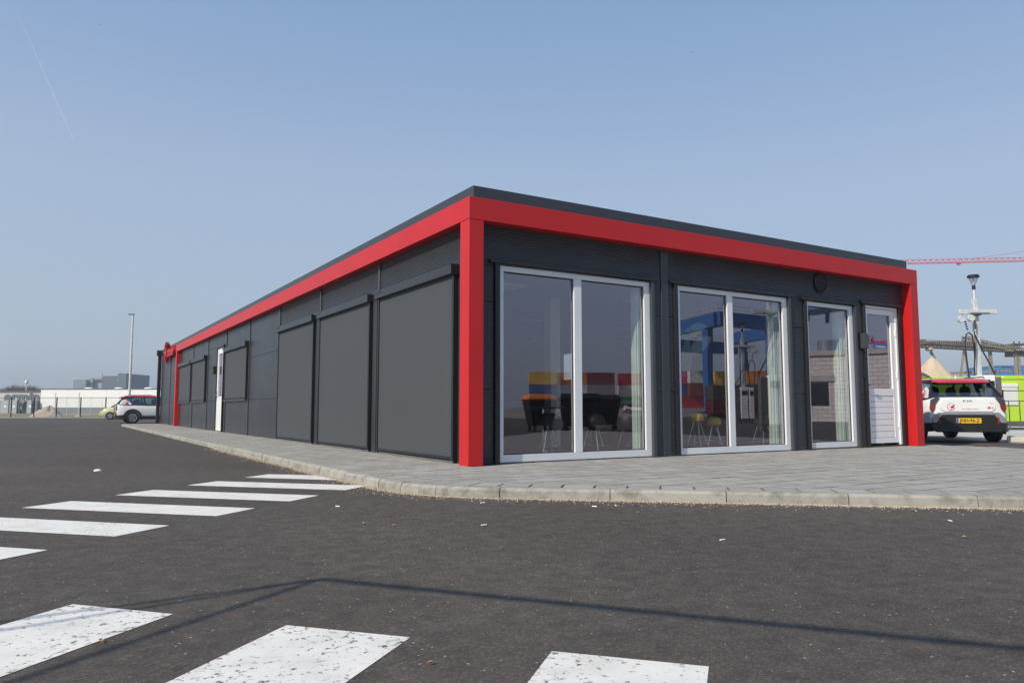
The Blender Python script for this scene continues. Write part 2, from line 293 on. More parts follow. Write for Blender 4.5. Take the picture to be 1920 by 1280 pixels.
# kerb line: along the long side, round the corner, then on the diagonal
KX = -1.57; dg = Vector((2.795, -2.46)).normalized()
V = Vector((KX, -2.78 + (KX+.485)*dg.y/dg.x)); T = .85
a0 = V + Vector((0, T)); a1 = V + dg*T; ang = math.acos(Vector((0,-1)).dot(dg)); RR = T/math.tan(ang/2)
cen = a0 + Vector((RR, 0))
def kerb_pt(s):                                   # s = 0 at the arc's start, negative up the long side
    if s <= 0: return Vector((KX, a0.y - s)), Vector((0,-1))
    if s <= RR*ang:
        th = math.pi + s/RR; return cen + RR*Vector((math.cos(th), math.sin(th))), Vector((-math.sin(th), math.cos(th)))
    q = s-RR*ang; return a1 + dg*q, dg
def off(s, d):                                    # offset towards the building
    p, t = kerb_pt(s); return p + Vector((-t.y, t.x))*d
S0, S1 = -(32.6-a0.y), RR*ang+14.5
ss = [S0]+[x for x in [i*.12 for i in range(1, int(RR*ang/.12)+1)]]+[RR*ang, S1]; ss = sorted(set([S0, 0]+ss))
pv = tag(MB().add([(p.x, p.y, -.017) for p in [off(s, .06) for s in ss]+[Vector((10.5, -12)), Vector((10.5, 32.6))]], [tuple(range(len(ss)+2))]).build('pavement', K['joint']), kind='structure')
kb = tag(MB().add([(p.x, p.y, -.04) for s in ss for p in (off(s, .03), off(s, .11))], [(2*i, 2*i+2, 2*i+3, 2*i+1) for i in range(len(ss)-1)]).build('kerb', K['joint']), kind='structure')
# kerbstones, one metre long, short ones in the curve
cuts = []; s = 0
while s > S0+.3: cuts.append(s); s -= 1.0
cuts = cuts[::-1] + [x for x in (.45, .92)] ; s = RR*ang-.02
while s < S1: cuts.append(s); s += 1.0
rng = random.Random(3)
for a, b in zip(cuts[:-1], cuts[1:]):
    n = 6 if 0 <= a < RR*ang-.1 else 1; secs = []; dz = rng.uniform(-.003, .003); dd = rng.uniform(-.004, .004)
    for i in range(n+1):
        q = a+.004+(b-a-.008)*i/n; prof = [(.0, RZ-.05), (.012, -.022+dz), (.032, -.003+dz), (.055, .003+dz), (.13, .002+dz), (.13, RZ-.05)]
        secs.append([(p.x, p.y, z) for p, z in [(off(q, d+dd), z) for d, z in prof]])
    MB().loft(secs).build('kerbstone', K['kerb'], kb, smooth=25)

# paving tiles 30 x 30 cm in running bond, clipped to the border course
def clip(poly, p, n):                             # keep the side where (q-p).n >= 0
    out = []
    for i in range(len(poly)):
        a, b = poly[i], poly[(i+1) % len(poly)]; da = (a-p).dot(n); db = (b-p).dot(n)
        if da >= 0: out.append(a)
        if da*db < 0: out.append(a+(b-a)*(da/(da-db)))
    return out
B0, B1 = .137, .437                               # border course between these offsets
tiles = []                                        # (polygon, shared?)
tl = .3; hw = .1465
def inset(poly, g):
    c = sum(poly, Vector((0,0)))/len(poly); res = []
    n = len(poly)
    for i in range(n):
        p0, p1, p2 = poly[i-1], poly[i], poly[(i+1) % n]
        e0 = (p1-p0); e1 = (p2-p1)
        if e0.length < 1e-5 or e1.length < 1e-5: return None
        n0 = Vector((-e0.y, e0.x)).normalized(); n1 = Vector((-e1.y, e1.x)).normalized(); k = n0+n1
        if k.length < 1e-4: return None
        res.append(p1 + k*(g/(max(.35, (1+n0.dot(n1))))))
    return res
def area(p): return .5*sum(p[i-1].x*p[i].y-p[i].x*p[i-1].y for i in range(len(p)))
planes = [(off(-1, B1), Vector((1, 0))), (off(RR*ang+1, B1), Vector((-dg.y, dg.x)))]
for q in (.15, .35, .55, .75, .95):
    s_ = q*RR*ang; p, t = kerb_pt(s_); planes.append((off(s_, B1), Vector((-t.y, t.x))))
row = 0; y = -12.0
while y < 32.5:
    x = -1.6 + (.15 if row % 2 else 0)
    while x < 10.5:
        inside = x+tl > .2 and y+tl > .22                    # under the building
        if not (inside and x > .25 and y > .3):
            poly = [Vector((x, y)), Vector((x+tl, y)), Vector((x+tl, y+tl)), Vector((x, y+tl))]
            for p, n in planes:
                if poly: poly = clip(poly, p, n)
            if len(poly) > 2 and area(poly) > .004: tiles.append((poly, abs(area(poly)-tl*tl) < 1e-6))
        x += tl
    y += tl; row += 1
s = S0
while s < S1-.31:                                 # the border course
    e = s+.3; k = 1
    poly = [off(s, B0), off(e, B0), off(e, B1), off(s, B1)]
    if area(poly) > .002: tiles.append((poly, False))
    s = e
def tile_mesh(m, poly, z, c=None):
    g = inset(poly, .0055); g2 = inset(poly, .012)
    if not g or not g2 or area(g2) < .001: return False
    n = len(poly); c = c or Vector((0,0))
    m.add([(p.x-c.x, p.y-c.y, z-.03) for p in g]+[(p.x-c.x, p.y-c.y, z-.005) for p in g]+[(p.x-c.x, p.y-c.y, z) for p in g2],
          [tuple(range(2*n, 3*n))]+[(i, (i+1)%n, n+(i+1)%n, n+i) for i in range(n)]+[(n+i, n+(i+1)%n, 2*n+(i+1)%n, 2*n+i) for i in range(n)])
    return True
def dirty(me):                                    # sand and dirt lie in the chamfered joints
    me.materials.append(K['chamfer'])
    for f in me.polygons: f.material_index = 0 if f.normal.z > .97 else 1
def ctr(p): return sum(p, Vector((0,0)))/len(p)
def vis(p):                                       # rough size in view, nearest in frame first
    d = Vector((p.x, p.y, 0))-CAM; z = d.dot(fw)
    if z < .5 or abs(d.dot(rt)/z) > .72 or (p.x > .1 and p.y > .1): return 999
    return z*z
tiles.sort(key=lambda t: vis(ctr(t[0])))
sq = MB(); tile_mesh(sq, [Vector((0,0)), Vector((tl,0)), Vector((tl,tl)), Vector((0,tl))], 0, Vector((tl/2, tl/2))); sqm = sq.mesh('paving_tile', K['tile']); dirty(sqm)
rest = MB(); rr = []; cnt = 0
for poly, whole in tiles:
    c = ctr(poly); z = rng.uniform(-.0022, .0022)
    if cnt < 300:
        if whole:
            o = link(bpy.data.objects.new('paving_tile', sqm), pv); o.location = (c.x, c.y, z); o.rotation_euler = (rng.uniform(-.006,.006), rng.uniform(-.006,.006), rng.uniform(-.004,.004))
        else:
            m = MB()
            if not tile_mesh(m, poly, 0, c): continue
            o = m.build('paving_tile', K['tile'], pv); o.location = (c.x, c.y, z); dirty(o.data)
        cnt += 1
    else:
        nf = len(rest.f)
        if tile_mesh(rest, poly, z): rr += [rng.random()]*(len(rest.f)-nf)
o = tag(rest.build('paving_tiles', K['tile'], pv), kind='stuff')
dirty(o.data)
at_ = o.data.attributes.new('rnd', 'FLOAT', 'FACE'); at_.data.foreach_set('value', rr[:len(at_.data)])

# loose gravel along the foot of the kerb
g = MB(); q = -9
while q < S1-8:
    dens = 1.0 if q > -3 else .5
    for _ in range(int(75*dens)):
        d = -abs(rng.gauss(.0, .05)) - .004; p = off(q+rng.random()*.1, d)
        if rng.random() < .15: p = off(q+rng.random()*.1, d*3)
        r_ = rng.uniform(.003, .0085); a = rng.random()*6.28; h = r_*rng.uniform(.7,1.2)
        g.add([(p.x+r_*math.cos(a+k*2.09), p.y+r_*math.sin(a+k*2.09), RZ) for k in range(3)]+[(p.x, p.y, RZ+h)], [(0,1,3),(1,2,3),(2,0,3)])
    q += .1
tag(g.build('gravel', K['gravel']), 'loose tan gravel swept along the foot of the kerb', 'gravel', kind='stuff')

# two zebra crossings
def crossing(name, quads, mat):
    c = sum((q for s in quads for q in s), Vector((0,0)))/sum(len(s) for s in quads)
    o = tag(link(bpy.data.objects.new(name, None)), kind='structure'); o.location = (c.x, c.y, RZ)
    for qd in quads: MB().add([(p.x-c.x, p.y-c.y, .0022) for p in qd], [tuple(range(len(qd)))]).build('stripe', mat, o)
d1 = Vector((.685, -.728)); e1 = Vector((-.755, -.655))     # along the stripes / from stripe to stripe
qs = []
for k in range(7):
    p = Vector((-2.115, 1.30)) + e1*(.955*k)
    qd = [p, p+d1*1.86, p+d1*1.86+e1*.475, p+e1*.475]
    if k == 0: qd = [p, p+d1*.66, Vector((-1.633, .068)), p+e1*.475]
    qs.append(qd)
crossing('far_zebra_crossing', qs, K['paint'])
d2 = Vector((-.745, -.667)); e2 = Vector((.659, -.752)); qs = []
for k in range(-2, 4):
    p = Vector((-3.676, -5.428)) + e2*(1.028*k); qs.append([p, p+d2*1.9, p+d2*1.9+e2*.51, p+e2*.51])
crossing('near_zebra_crossing', qs, K['worn'])

# ================================================================ THE BUILDING
BW, BL, BH, BP = 10.05, 26.55, 3.446, 3.639      # red frame width, length, height; parapet height
BB = 3.155                                        # underside of the red beam
WY, WX = .18, .16                                 # faces of the dark walls
LEND = 32.7                                       # far end of the long wall
bd = thing('modular_building', 'long flat-roofed dark grey modular building outlined by a red frame', 'building')
P = lambda name, mb, mat, par=None, bevel=.003, smooth=None: mb.build(name, K[mat], par or bd, bevel, smooth)
# red frame
for a_, b_ in ((0, 2.65), (2.65, 7.75), (7.75, BW)): P('red_beam', MB().box(a_+(.0015 if a_ else 0), b_-(.0015 if b_ < BW else 0), 0, .25, BB, BH), 'red', bevel=.003)
for k in range(4): P('red_beam', MB().box(0, .24, .252+k*6.58, min(.249+(k+1)*6.58, BL), BB, BH), 'red', bevel=.003)
P('red_post', MB().box(.001, .215, .001, .25, 0, BB-.003), 'red', bevel=.004)
P('red_post', MB().box(BW-.24, BW-.001, .001, .25, 0, BB-.003), 'red', bevel=.004)
P('red_post', MB().box(.001, .22, BL-.25, BL-.001, 0, BB-.003), 'red', bevel=.004)
# roof edge and roof
po = .127
for a, b in ((0, 3.3), (3.3, 6.6), (6.6, 9.8)):
    P('fascia', MB().box(po+a+(.002 if a else 0), min(po+b, BW-po), po, po+.16, BH-.05, BP), 'fascia', bevel=.003)
for k in range(8):
    y0 = po+.162+k*4.05; P('fascia', MB().box(po, po+.16, y0, min(y0+4.046, LEND), BH-.05, BP), 'fascia', bevel=.003)
P('roof', MB().box(po+.165, BW-.02, po+.165, LEND-.01, BH-.1, BP-.06), 'grey')
for a_, b_, c_, d_ in ((.26, 11.3, 0, BP-.02), (12.05, LEND, 0, BP-.02), (11.3, 12.05, 0, 1.66), (11.3, 12.05, 2.52, BP-.02)): P('end_wall', MB().box(BW-.13, BW-.005, a_, b_, c_, d_), 'clad', bevel=0)
P('end_window', MB().box(BW-.08, BW-.07, 11.3, 12.05, 1.66, 2.52), 'pane', bevel=0)
P('end_wall', MB().box(.3, BW-.14, LEND-.2, LEND-.004, .0, BP-.08), 'clad')

# front wall pieces; seams at the two heights where the sheets meet
SE = (.975, 2.13)
def piece_f(x0, x1, z0, z1, mat='rib', y0=WY, y1=.30): P('wall_panel', MB().box(x0+.003, x1-.003, y0, y1, z0+.003, z1-.003), mat, bevel=.002)
piece_f(.2, 3.42, 2.67, BB+.1); piece_f(3.58, BW-.24, 2.67, BB+.1)
for x0, x1, mt in ((.2, .47, 'rib'), (3.28, 3.42, 'rib'), (3.58, 3.68, 'rib'), (6.43, 6.76, 'rib'), (8.26, 8.47, 'clad'), (9.70, 9.81, 'trim')):
    for z0, z1 in zip((.0, SE[0], SE[1]), (SE[0], SE[1], 2.67)): piece_f(x0, x1, z0, z1, mt)
P('joint_cover', MB().box(3.425, 3.575, WY-.012, .30, 0, BB), 'fascia')
P('base_rail', MB().box(.22, 9.8, WY+.03, .3, -.01, .018), 'trim')
# windows: jambs, head lips, frames, panes
def window_f(x0, x1, z0, z1, mull=None, fl=.075, fr=.105):
    w = P('window', MB().box(x0, x0+fl, WY+.012, .27, z0, z1).box(x1-fr, x1, WY+.012, .27, z0, z1).box(x0+fl, x1-fr, WY+.0125, .27, z0, z0+.095).box(x0+fl, x1-fr, WY+.0125, .27, z1-.07, z1), 'white', bevel=0)
    xs = [x0+fl, x1-fr]
    if mull:
        P('mullion', MB().box(mull[0], mull[1], WY+.0135, .27, z0+.095, z1-.07), 'white', w, bevel=.003); xs = [x0+fl, mull[0], mull[1], x1-fr]
    for a, b in zip(xs[::2], xs[1::2]):
        P('pane', MB().box(a+.004, b-.004, WY+.058, WY+.066, z0+.098, z1-.073), 'pane', w, bevel=0)
        P('gasket', MB().box(a, a+.012, WY+.045, WY+.057, z0+.095, z1-.07).box(b-.012, b, WY+.045, WY+.057, z0+.095, z1-.07).box(a+.012, b-.012, WY+.045, WY+.057, z1-.085, z1-.07).box(a+.012, b-.012, WY+.045, WY+.057, z0+.095, z0+.107), 'trim', w, bevel=0)
    P('screen_guide', MB().box(x0-.075, x0-.004, WY-.035, .26, .004, z1+.02), 'trim', w, bevel=.002)
    P('screen_guide', MB().box(x1+.004, x1+.065, WY-.035, .26, .004, z1+.02), 'prof', w, bevel=.002)
    P('head_lip', MB().box(x0-.16, x1+.14, WY-.05, WY+.02, z1+.022, z1+.06), 'trim', w, bevel=.002)
    P('threshold', MB().box(x0, x1, WY+.02, .27, -.005, z0-.003), 'grey', w, bevel=0)
    return w
window_f(.552, 3.207, .02, 2.628, (1.795, 1.925)); w2_ = window_f(3.755, 6.35, .02, 2.63, (4.885, 5.01)); window_f(6.846, 8.195, .03, 2.615)
ld, t, b = nodes('leaf_film'); tr = N(t, 'BsdfTransparent'); df = N(t, 'BsdfDiffuse'); df.inputs[0].default_value = (.55,.68,.58,1); mx = N(t, 'MixShader'); mx.inputs[0].default_value = .22
t.links.new(tr.outputs[0], mx.inputs[1]); t.links.new(df.outputs[0], mx.inputs[2]); t.links.new(mx.outputs[0], t.nodes['Material Output'].inputs[0])
for cx_, cz_, l_, a_ in ((4.12,1.92,.55,20),(4.30,1.72,.62,28),(4.0,1.62,.5,75),(4.02,1.38,.45,60),(4.28,2.02,.40,5)):
    m_ = basis((cx_, WY+.0705, cz_), (math.cos(R(a_)),0,math.sin(R(a_))), (-math.sin(R(a_)),0,math.cos(R(a_))), (0,-1,0))
    MB().add([m_ @ Vector((l_*(q_/10-.5), sg_*.17*l_*math.sin(math.pi*q_/10)**.8, 0)) for sg_, rg_ in ((1, range(0, 11)), (-1, range(9, 0, -1))) for q_ in rg_], [tuple(range(20))]).build('leaf_decal', ld, w2_)
# glazed door on the front
DX0, DX1, DZ = 8.555, 9.625, 2.69
dr = P('door', MB().box(DX0, DX0+.045, WY+.015, .27, .03, DZ).box(DX1-.05, DX1, WY+.015, .27, .03, DZ).box(DX0+.045, DX1-.05, WY+.0155, .27, DZ-.06, DZ), 'white', bevel=0)
lx0, lx1 = DX0+.05, DX1-.055
lf = P('door_leaf', MB().box(lx0, lx0+.09, WY+.045, .26, .07, DZ-.066).box(lx1-.12, lx1, WY+.045, .26, .07, DZ-.066).box(lx0+.09, lx1-.12, WY+.0455, .26, 2.52, DZ-.066).box(lx0+.09, lx1-.12, WY+.0455, .26, .965, 1.10).box(lx0+.09, lx1-.12, WY+.0455, .26, .07, .17), 'leaf', dr, bevel=0)
for k in range(7):
    z0 = .172+k*(.793/7); P('board', MB().box(lx0+.092, lx1-.122, WY+.052, .25, z0+.003, z0+.793/7-.004), 'leaf', dr, bevel=.006)
P('pane', MB().box(lx0+.085, lx1-.115, WY+.085, WY+.093, 1.095, 2.525), 'pane', dr, bevel=0)
P('handle', MB().box(lx0+.02, lx0+.06, WY+.03, WY+.046, .98, 1.28).cyl((lx0+.04, WY+.03, 1.16), (lx0+.04, WY-.02, 1.16), .012).cyl((lx0+.04, WY-.018, 1.16), (lx0+.19, WY-.018, 1.15), .012), 'steel', dr, bevel=0)
for z in (.35, 1.3, 2.12, 2.42): P('hinge', MB().cyl((lx1-.004, WY+.032, z), (lx1-.004, WY+.032, z+.13), .014), 'leaf', dr, bevel=0)
P('threshold', MB().box(DX0, DX1, WY+.02, .27, -.005, .027), 'trim', dr, bevel=0)
P('head_lip', MB().box(DX0-.14, DX1+.1, WY-.05, WY+.02, DZ+.004, DZ+.05), 'trim', dr, bevel=.002)
P('screen_guide', MB().box(DX0-.08, DX0-.004, WY-.03, .26, .004, DZ), 'trim', dr, bevel=.002)
P('screen_guide', MB().box(DX1+.004, DX1+.07, WY-.02, .26, .004, DZ), 'trim', dr, bevel=.002)
# emblem used on the door glass, the wall sign and the cars
def emblem(m, s):
    mb = MB(); n = 26; vs = []
    for i in range(n+1):
        t = R(70)+R(285)*i/n; w = .018+.05*max(0, math.sin(math.pi*i/n))**1.2
        for rr_ in (.5+w/2, .5-w/2): vs.append((rr_*math.cos(t)*s, rr_*math.sin(t)*s))
    for z in (0, 1): pass
    V3 = [m @ Vector((x, y, z)) for z in (0, .006) for x, y in vs]; k = len(vs)
    fs = [(k+2*i, k+2*i+1, k+2*i+3, k+2*i+2) for i in range(n)]+[(2*i, 2*i+2, k+2*i+2, k+2*i) for i in range(n)]+[(2*i+1, k+2*i+1, k+2*i+3, 2*i+3) for i in range(n)]+[(2*i, 2*i+1, 2*i+3, 2*i+2) for i in range(n)]
    mb.add(V3, fs)
    man = [(-.20,-.48),(-.05,-.16),(-.30,.02),(-.06,.05),(.02,.22),(.14,.14),(.46,.36),(.24,.02),(.30,-.30),(.10,-.12)]
    mb.prism([(x*s+.1*s, y*s) for x, y in man], 0, .007, m); c = (.27*s, .36*s)
    mb.prism([(c[0]+.07*s*math.cos(t*.785), c[1]+.07*s*math.sin(t*.785)) for t in range(8)], 0, .007, m)
    return mb
FR = lambda x, y, z: basis((x, y, z), (1,0,0), (0,0,1), (0,-1,0))        # decal facing the front
P('decal', emblem(FR(8.86, WY+.084, 2.03), .17), 'decal', dr, bevel=0)
text_obj('decal_lettering', 'transdev', .105, K['decal'], FR(9.15, WY+.082, 2.0), dr, .001, bold=.002)
text_obj('decal_lettering', 'www.wijzijntransdev.nl', .034, K['wdecal'], FR(9.15, WY+.082, 1.91), dr, .001)
P('key_box', MB().box(8.375, 8.52, WY-.085, WY-.002, 1.83, 2.12).box(8.42, 8.46, WY-.05, WY-.002, 1.79, 1.832), 'prof', bevel=.012)
P('card_reader', MB().box(8.43, 8.48, WY-.02, WY-.002, 1.28, 1.42), 'trim', bevel=.004)
# round vent under the beam
vt = P('vent', MB().lathe([(.155, 0), (.185, 0), (.19, -.02), (.165, -.03), (.155, -.02)], 28, basis((7.28, WY-.004, 2.985), (1,0,0), (0,0,1), (0,1,0))), 'trim', bevel=0, smooth=40)
P('vent_back', MB().lathe([(.0, 0), (.154, 0), (.154, .004), (0, .004)], 28, basis((7.28, WY-.003, 2.985), (1,0,0), (0,0,1), (0,-1,0))), 'black', vt, bevel=0)
for k in range(9):
    z = 2.985-.13+k*.0325; hx = math.sqrt(max(.0, .15**2-(z-2.985)**2)); P('slat', MB().box(7.28-hx, 7.28+hx, WY-.03, WY-.010, z-.004, z+.008), 'trim', vt, bevel=0)

# long side
JY = [3.47+3.22*k for k in range(9)]              # joints between modules
bays = [(.25, JY[0])]+list(zip(JY[:-1], JY[1:]))+[(JY[-1], LEND)]
DY0, DY1 = 16.68, 17.70
for i, (a, b) in enumerate(bays):
    top = BB if b < BL else BH-.052
    zs = [0, SE[0], SE[1], top]
    for z0, z1 in zip(zs[:-1], zs[1:]):
        segs = [(a, b)]
        if a < DY0 < b: segs = [(a, DY0-.06), (DY1+.06, b)] if z1 < 3 else [(a, b)]
        for p, q in segs:
            z0_ = z0 if not (a < DY0 < b and z1 > 3) else 2.76
            if (a < DY0 < b and z1 > 3):
                P('wall_panel', MB().box(WX, WX+.12, a+.006, DY0-.066, SE[1]+.003, 2.757), 'clad', bevel=.003); P('wall_panel', MB().box(WX, WX+.12, DY1+.066, b-.006, SE[1]+.003, 2.757), 'clad', bevel=.003)
            P('wall_panel', MB().box(WX, WX+.12, p+.006, q-.006, z0_+.003, z1-.003), 'rib' if (i < 3 and z1 > 3) else 'clad', bevel=.003)
for y in JY:
    P('joint_cover', MB().box(WX-.022, WX+.02, y-.035, y+.025, .0, (BB if y < BL else BH-.06)), 'prof', bevel=.004)
P('base_rail', MB().box(WX+.01, WX+.1, .26, LEND-.1, -.01, .012), 'trim')
def screen(y0, y1, z0, z1, sill):
    s_ = P('sun_screen', MB().box(WX-.058, WX-.054, y0+.055, y1-.055, z0+.05, z1-.02), 'fabric', bevel=0)
    P('screen_box', MB().box(WX-.125, WX-.004, y0-.02, y1+.03, z1-.05, z1+.085), 'clad', s_, bevel=.006)
    P('box_end', MB().box(WX-.132, WX-.1245, y1-.22, y1+.12, z1+.03, z1+.092), 'clad', s_, bevel=.002)
    P('box_cap', MB().box(WX-.126, WX-.004, y0-.026, y0-.0205, z1-.05, z1+.085), 'black', s_, bevel=0)
    P('guide_rail', MB().box(WX-.075, WX-.003, y0, y0+.05, z0, z1-.052), 'trim', s_)
    P('guide_rail', MB().box(WX-.075, WX-.003, y1-.05, y1, z0, z1-.052), 'trim', s_)
    P('bottom_bar', MB().box(WX-.068, WX-.048, y0+.055, y1-.055, z0+.012, z0+.05), 'trim', s_)
    if sill: P('sill', MB().box(WX-.09, WX-.002, y0+.002, y1-.002, z0-.045, z0-.003), 'prof', s_)
    else: P('sill', MB().box(WX-.04, WX-.002, y0+.055, y1-.055, .003, z0-.004), 'grey', s_, bevel=0)
screen(.60, 3.36, .035, 2.58, False); screen(3.74, 6.58, .035, 2.58, False); screen(6.97, 9.80, .035, 2.58, False)
screen(13.2, 16.24, 1.0, 2.52, True); screen(19.78, 22.68, 1.0, 2.52, True); screen(23.0, 26.1, 1.0, 2.52, True)
for y in (3.60, 6.83): P('pilaster', MB().box(WX-.03, WX, y-.09, y+.09, 0, 2.66), 'clad', bevel=.004)
# white side door standing slightly proud
sd = P('door', MB().box(WX-.05, WX+.1, DY0-.05, DY0, 0, 2.75).box(WX-.05, WX+.1, DY1, DY1+.05, 0, 2.75).box(WX-.0495, WX+.1, DY0, DY1, 2.68, 2.75), 'trim', bevel=0)
P('door_leaf', MB().box(WX-.02, WX+.05, DY0+.006, DY0+.2, .03, 2.672).box(WX-.02, WX+.05, DY1-.2, DY1-.006, .03, 2.672).box(WX-.0195, WX+.05, DY0+.2, DY1-.2, .03, 1.12).box(WX-.0195, WX+.05, DY0+.2, DY1-.2, 2.5, 2.672), 'leaf', sd, bevel=0)
P('pane', MB().box(WX+.0, WX+.008, DY0+.2, DY1-.2, 1.12, 2.5), 'pane', sd, bevel=0)
P('handle', MB().box(WX-.035, WX-.021, DY1-.12, DY1-.07, 1.0, 1.3).cyl((WX-.035, DY1-.1, 1.17), (WX-.085, DY1-.1, 1.17), .012).cyl((WX-.083, DY1-.1, 1.17), (WX-.083, DY1-.26, 1.16), .012), 'steel', sd, bevel=0)
P('threshold', MB().box(WX-.05, WX+.1, DY0, DY1, -.008, .027), 'grey', sd, bevel=0)
P('key_box', MB().box(WX-.13, WX-.002, DY1+.12, DY1+.30, 1.86, 2.12), 'trim', bevel=.01)
P('card_reader', MB().box(WX-.04, WX-.002, DY1+.1, DY1+.2, 1.3, 1.45), 'trim', bevel=.005)
# rain pipes
P('rain_pipe', MB().cyl((WX-.05, .315, 0), (WX-.05, .315, BB), .032, n=12), 'prof', bevel=0, smooth=40)
for z in (.9, 1.95, 2.9): P('pipe_clip', MB().cyl((WX-.05, .315, z), (WX-.05, .315, z+.03), .039, n=12), 'trim', bevel=0)
rp = P('rain_pipe', MB().box(-.02, .14, LEND-.1, LEND+.06, 0, 3.35), 'trim', bevel=.01)
P('pipe_head', MB().box(-.08, .15, LEND-.16, LEND+.14, 3.352, 3.62), 'trim', rp, bevel=.01)
# the room behind the glass
P('interior_floor', MB().box(.29, BW-.135, .305, 15.9, -.02, .012), 'infloor', bevel=0)
P('ceiling', MB().box(.29, BW-.135, .305, 15.9, 2.76, 2.80), 'ceil', bevel=0)
P('interior_wall', MB().box(.285, .33, .31, 15.9, .013, 2.755), 'inwall', bevel=0)
P('interior_wall', MB().box(.335, BW-.14, 15.9, 16.0, .013, 2.755), 'inwall', bevel=0)
for a_, b_, c_, d_ in ((.31, 11.3, .013, 2.755), (12.05, 15.89, .013, 2.755), (11.3, 12.05, .013, 1.66), (11.3, 12.05, 2.52, 2.755)): P('interior_wall', MB().box(BW-.19, BW-.14, a_, b_, c_, d_), 'inwall', bevel=0)
cp = ground(1036, 13.9); P('column', MB().box(cp.x-.11, cp.x+.11, cp.y-.11, cp.y+.11, .013, 2.755), 'shutter', bevel=.01)
for k in range(3):
    for j in range(3): P('ceiling_lamp', MB().box(1.6+k*3, 2.2+k*3, 2.0+j*4, 2.6+j*4, 2.735, 2.759), 'shutter', bevel=.004)
def curtain(x0, x1, y):
    sec = []; n = 24
    pts = [(x0+(x1-x0)*i/n, y+.07*math.sin(i*1.9)) for i in range(n+1)]
    return MB().add([(x, y_, z) for z in (.06, 2.6) for x, y_ in pts], [(i, i+1, n+2+i, n+1+i) for i in range(n)]).build('curtain', K['curtain'], bd, smooth=60)
curtain(3.04, 3.2, .38); curtain(6.10, 6.33, .38); curtain(7.93, 8.18, .38)

# ---------------------------------------------------------------- wall sign
sg = thing('wall_sign', 'red emblem and red box letters high on the far end of the long wall', 'sign', (.15, 29.3, 3.3), 0)
SM = lambda x, y, z: basis((x, y, z), (0,-1,0), (0,0,1), (-1,0,0))
e = emblem(SM(0,0,0), .95); e.v = [(v[0]*22-.05, v[1]+.55, v[2]+.05) for v in e.v]; e.build('emblem', K['decal'], sg)
MB().box(-.05, -.004, -2.5, .1, -.22, .2).build('backing', K['trim'], sg)
text_obj('lettering', 'transdev', .62, K['decal'], SM(-.12, -1.12, -.02), sg, .07, bold=.012, sx=.95)
MB().cyl((0, .55, .0), (-.06, .55, 0), .02).cyl((0, .4, .2), (-.06, .4, .2), .02).build('bracket', K['trim'], sg)

# ================================================================ CARS
def sym(half): return half + [(x, -y, z) for x, y, z in half[::-1]]
CM = lambda x, y, z: basis((x, y, z), (0,-1,0), (0,0,1), (-1,0,0))       # decal on the tail
def wheel(car, x, y, r=.345, w=.225):
    sgn = 1 if y > 0 else -1
    m = basis((x, y, r), (1,0,0), (0,0,1), (0,sgn,0))
    wh = MB().lathe([(r*.64, -w/2), (r*.93, -w/2), (r, -w/2+.03), (r, w/2-.03), (r*.93, w/2), (r*.66, w/2), (r*.64, w/2-.03)], 28, m).build('wheel', K['tyre'], car, smooth=35)
    wh.name = 'wheel'
    b = MB().lathe([(.0, w/2-.075), (r*.66, w/2-.075), (r*.66, w/2-.07), (0, w/2-.07)], 20, m); b.build('rim_back', K['black'], wh)
    rm = MB().lathe([(r*.60, w/2-.06), (r*.68, w/2-.02), (r*.68, w/2-.005), (r*.60, w/2-.015)], 28, m)
    for k in range(5):
        t = k*2*math.pi/5+.3; ct, st = math.cos(t), math.sin(t); p = [(-.05*st+.04*ct, .05*ct+.04*st), (.05*st+.04*ct, -.05*ct+.04*st), (r*.64*ct+.085*st, r*.64*st-.085*ct), (r*.64*ct-.085*st, r*.64*st+.085*ct)]
        rm.prism([p[0], p[1], p[2], p[3]], w/2-.05, w/2-.018, m)
    rm.lathe([(0, w/2-.04), (.07, w/2-.04), (.06, w/2-.01), (0, w/2-.008)], 12, m)
    rm.build('rim', K['rim'], wh)
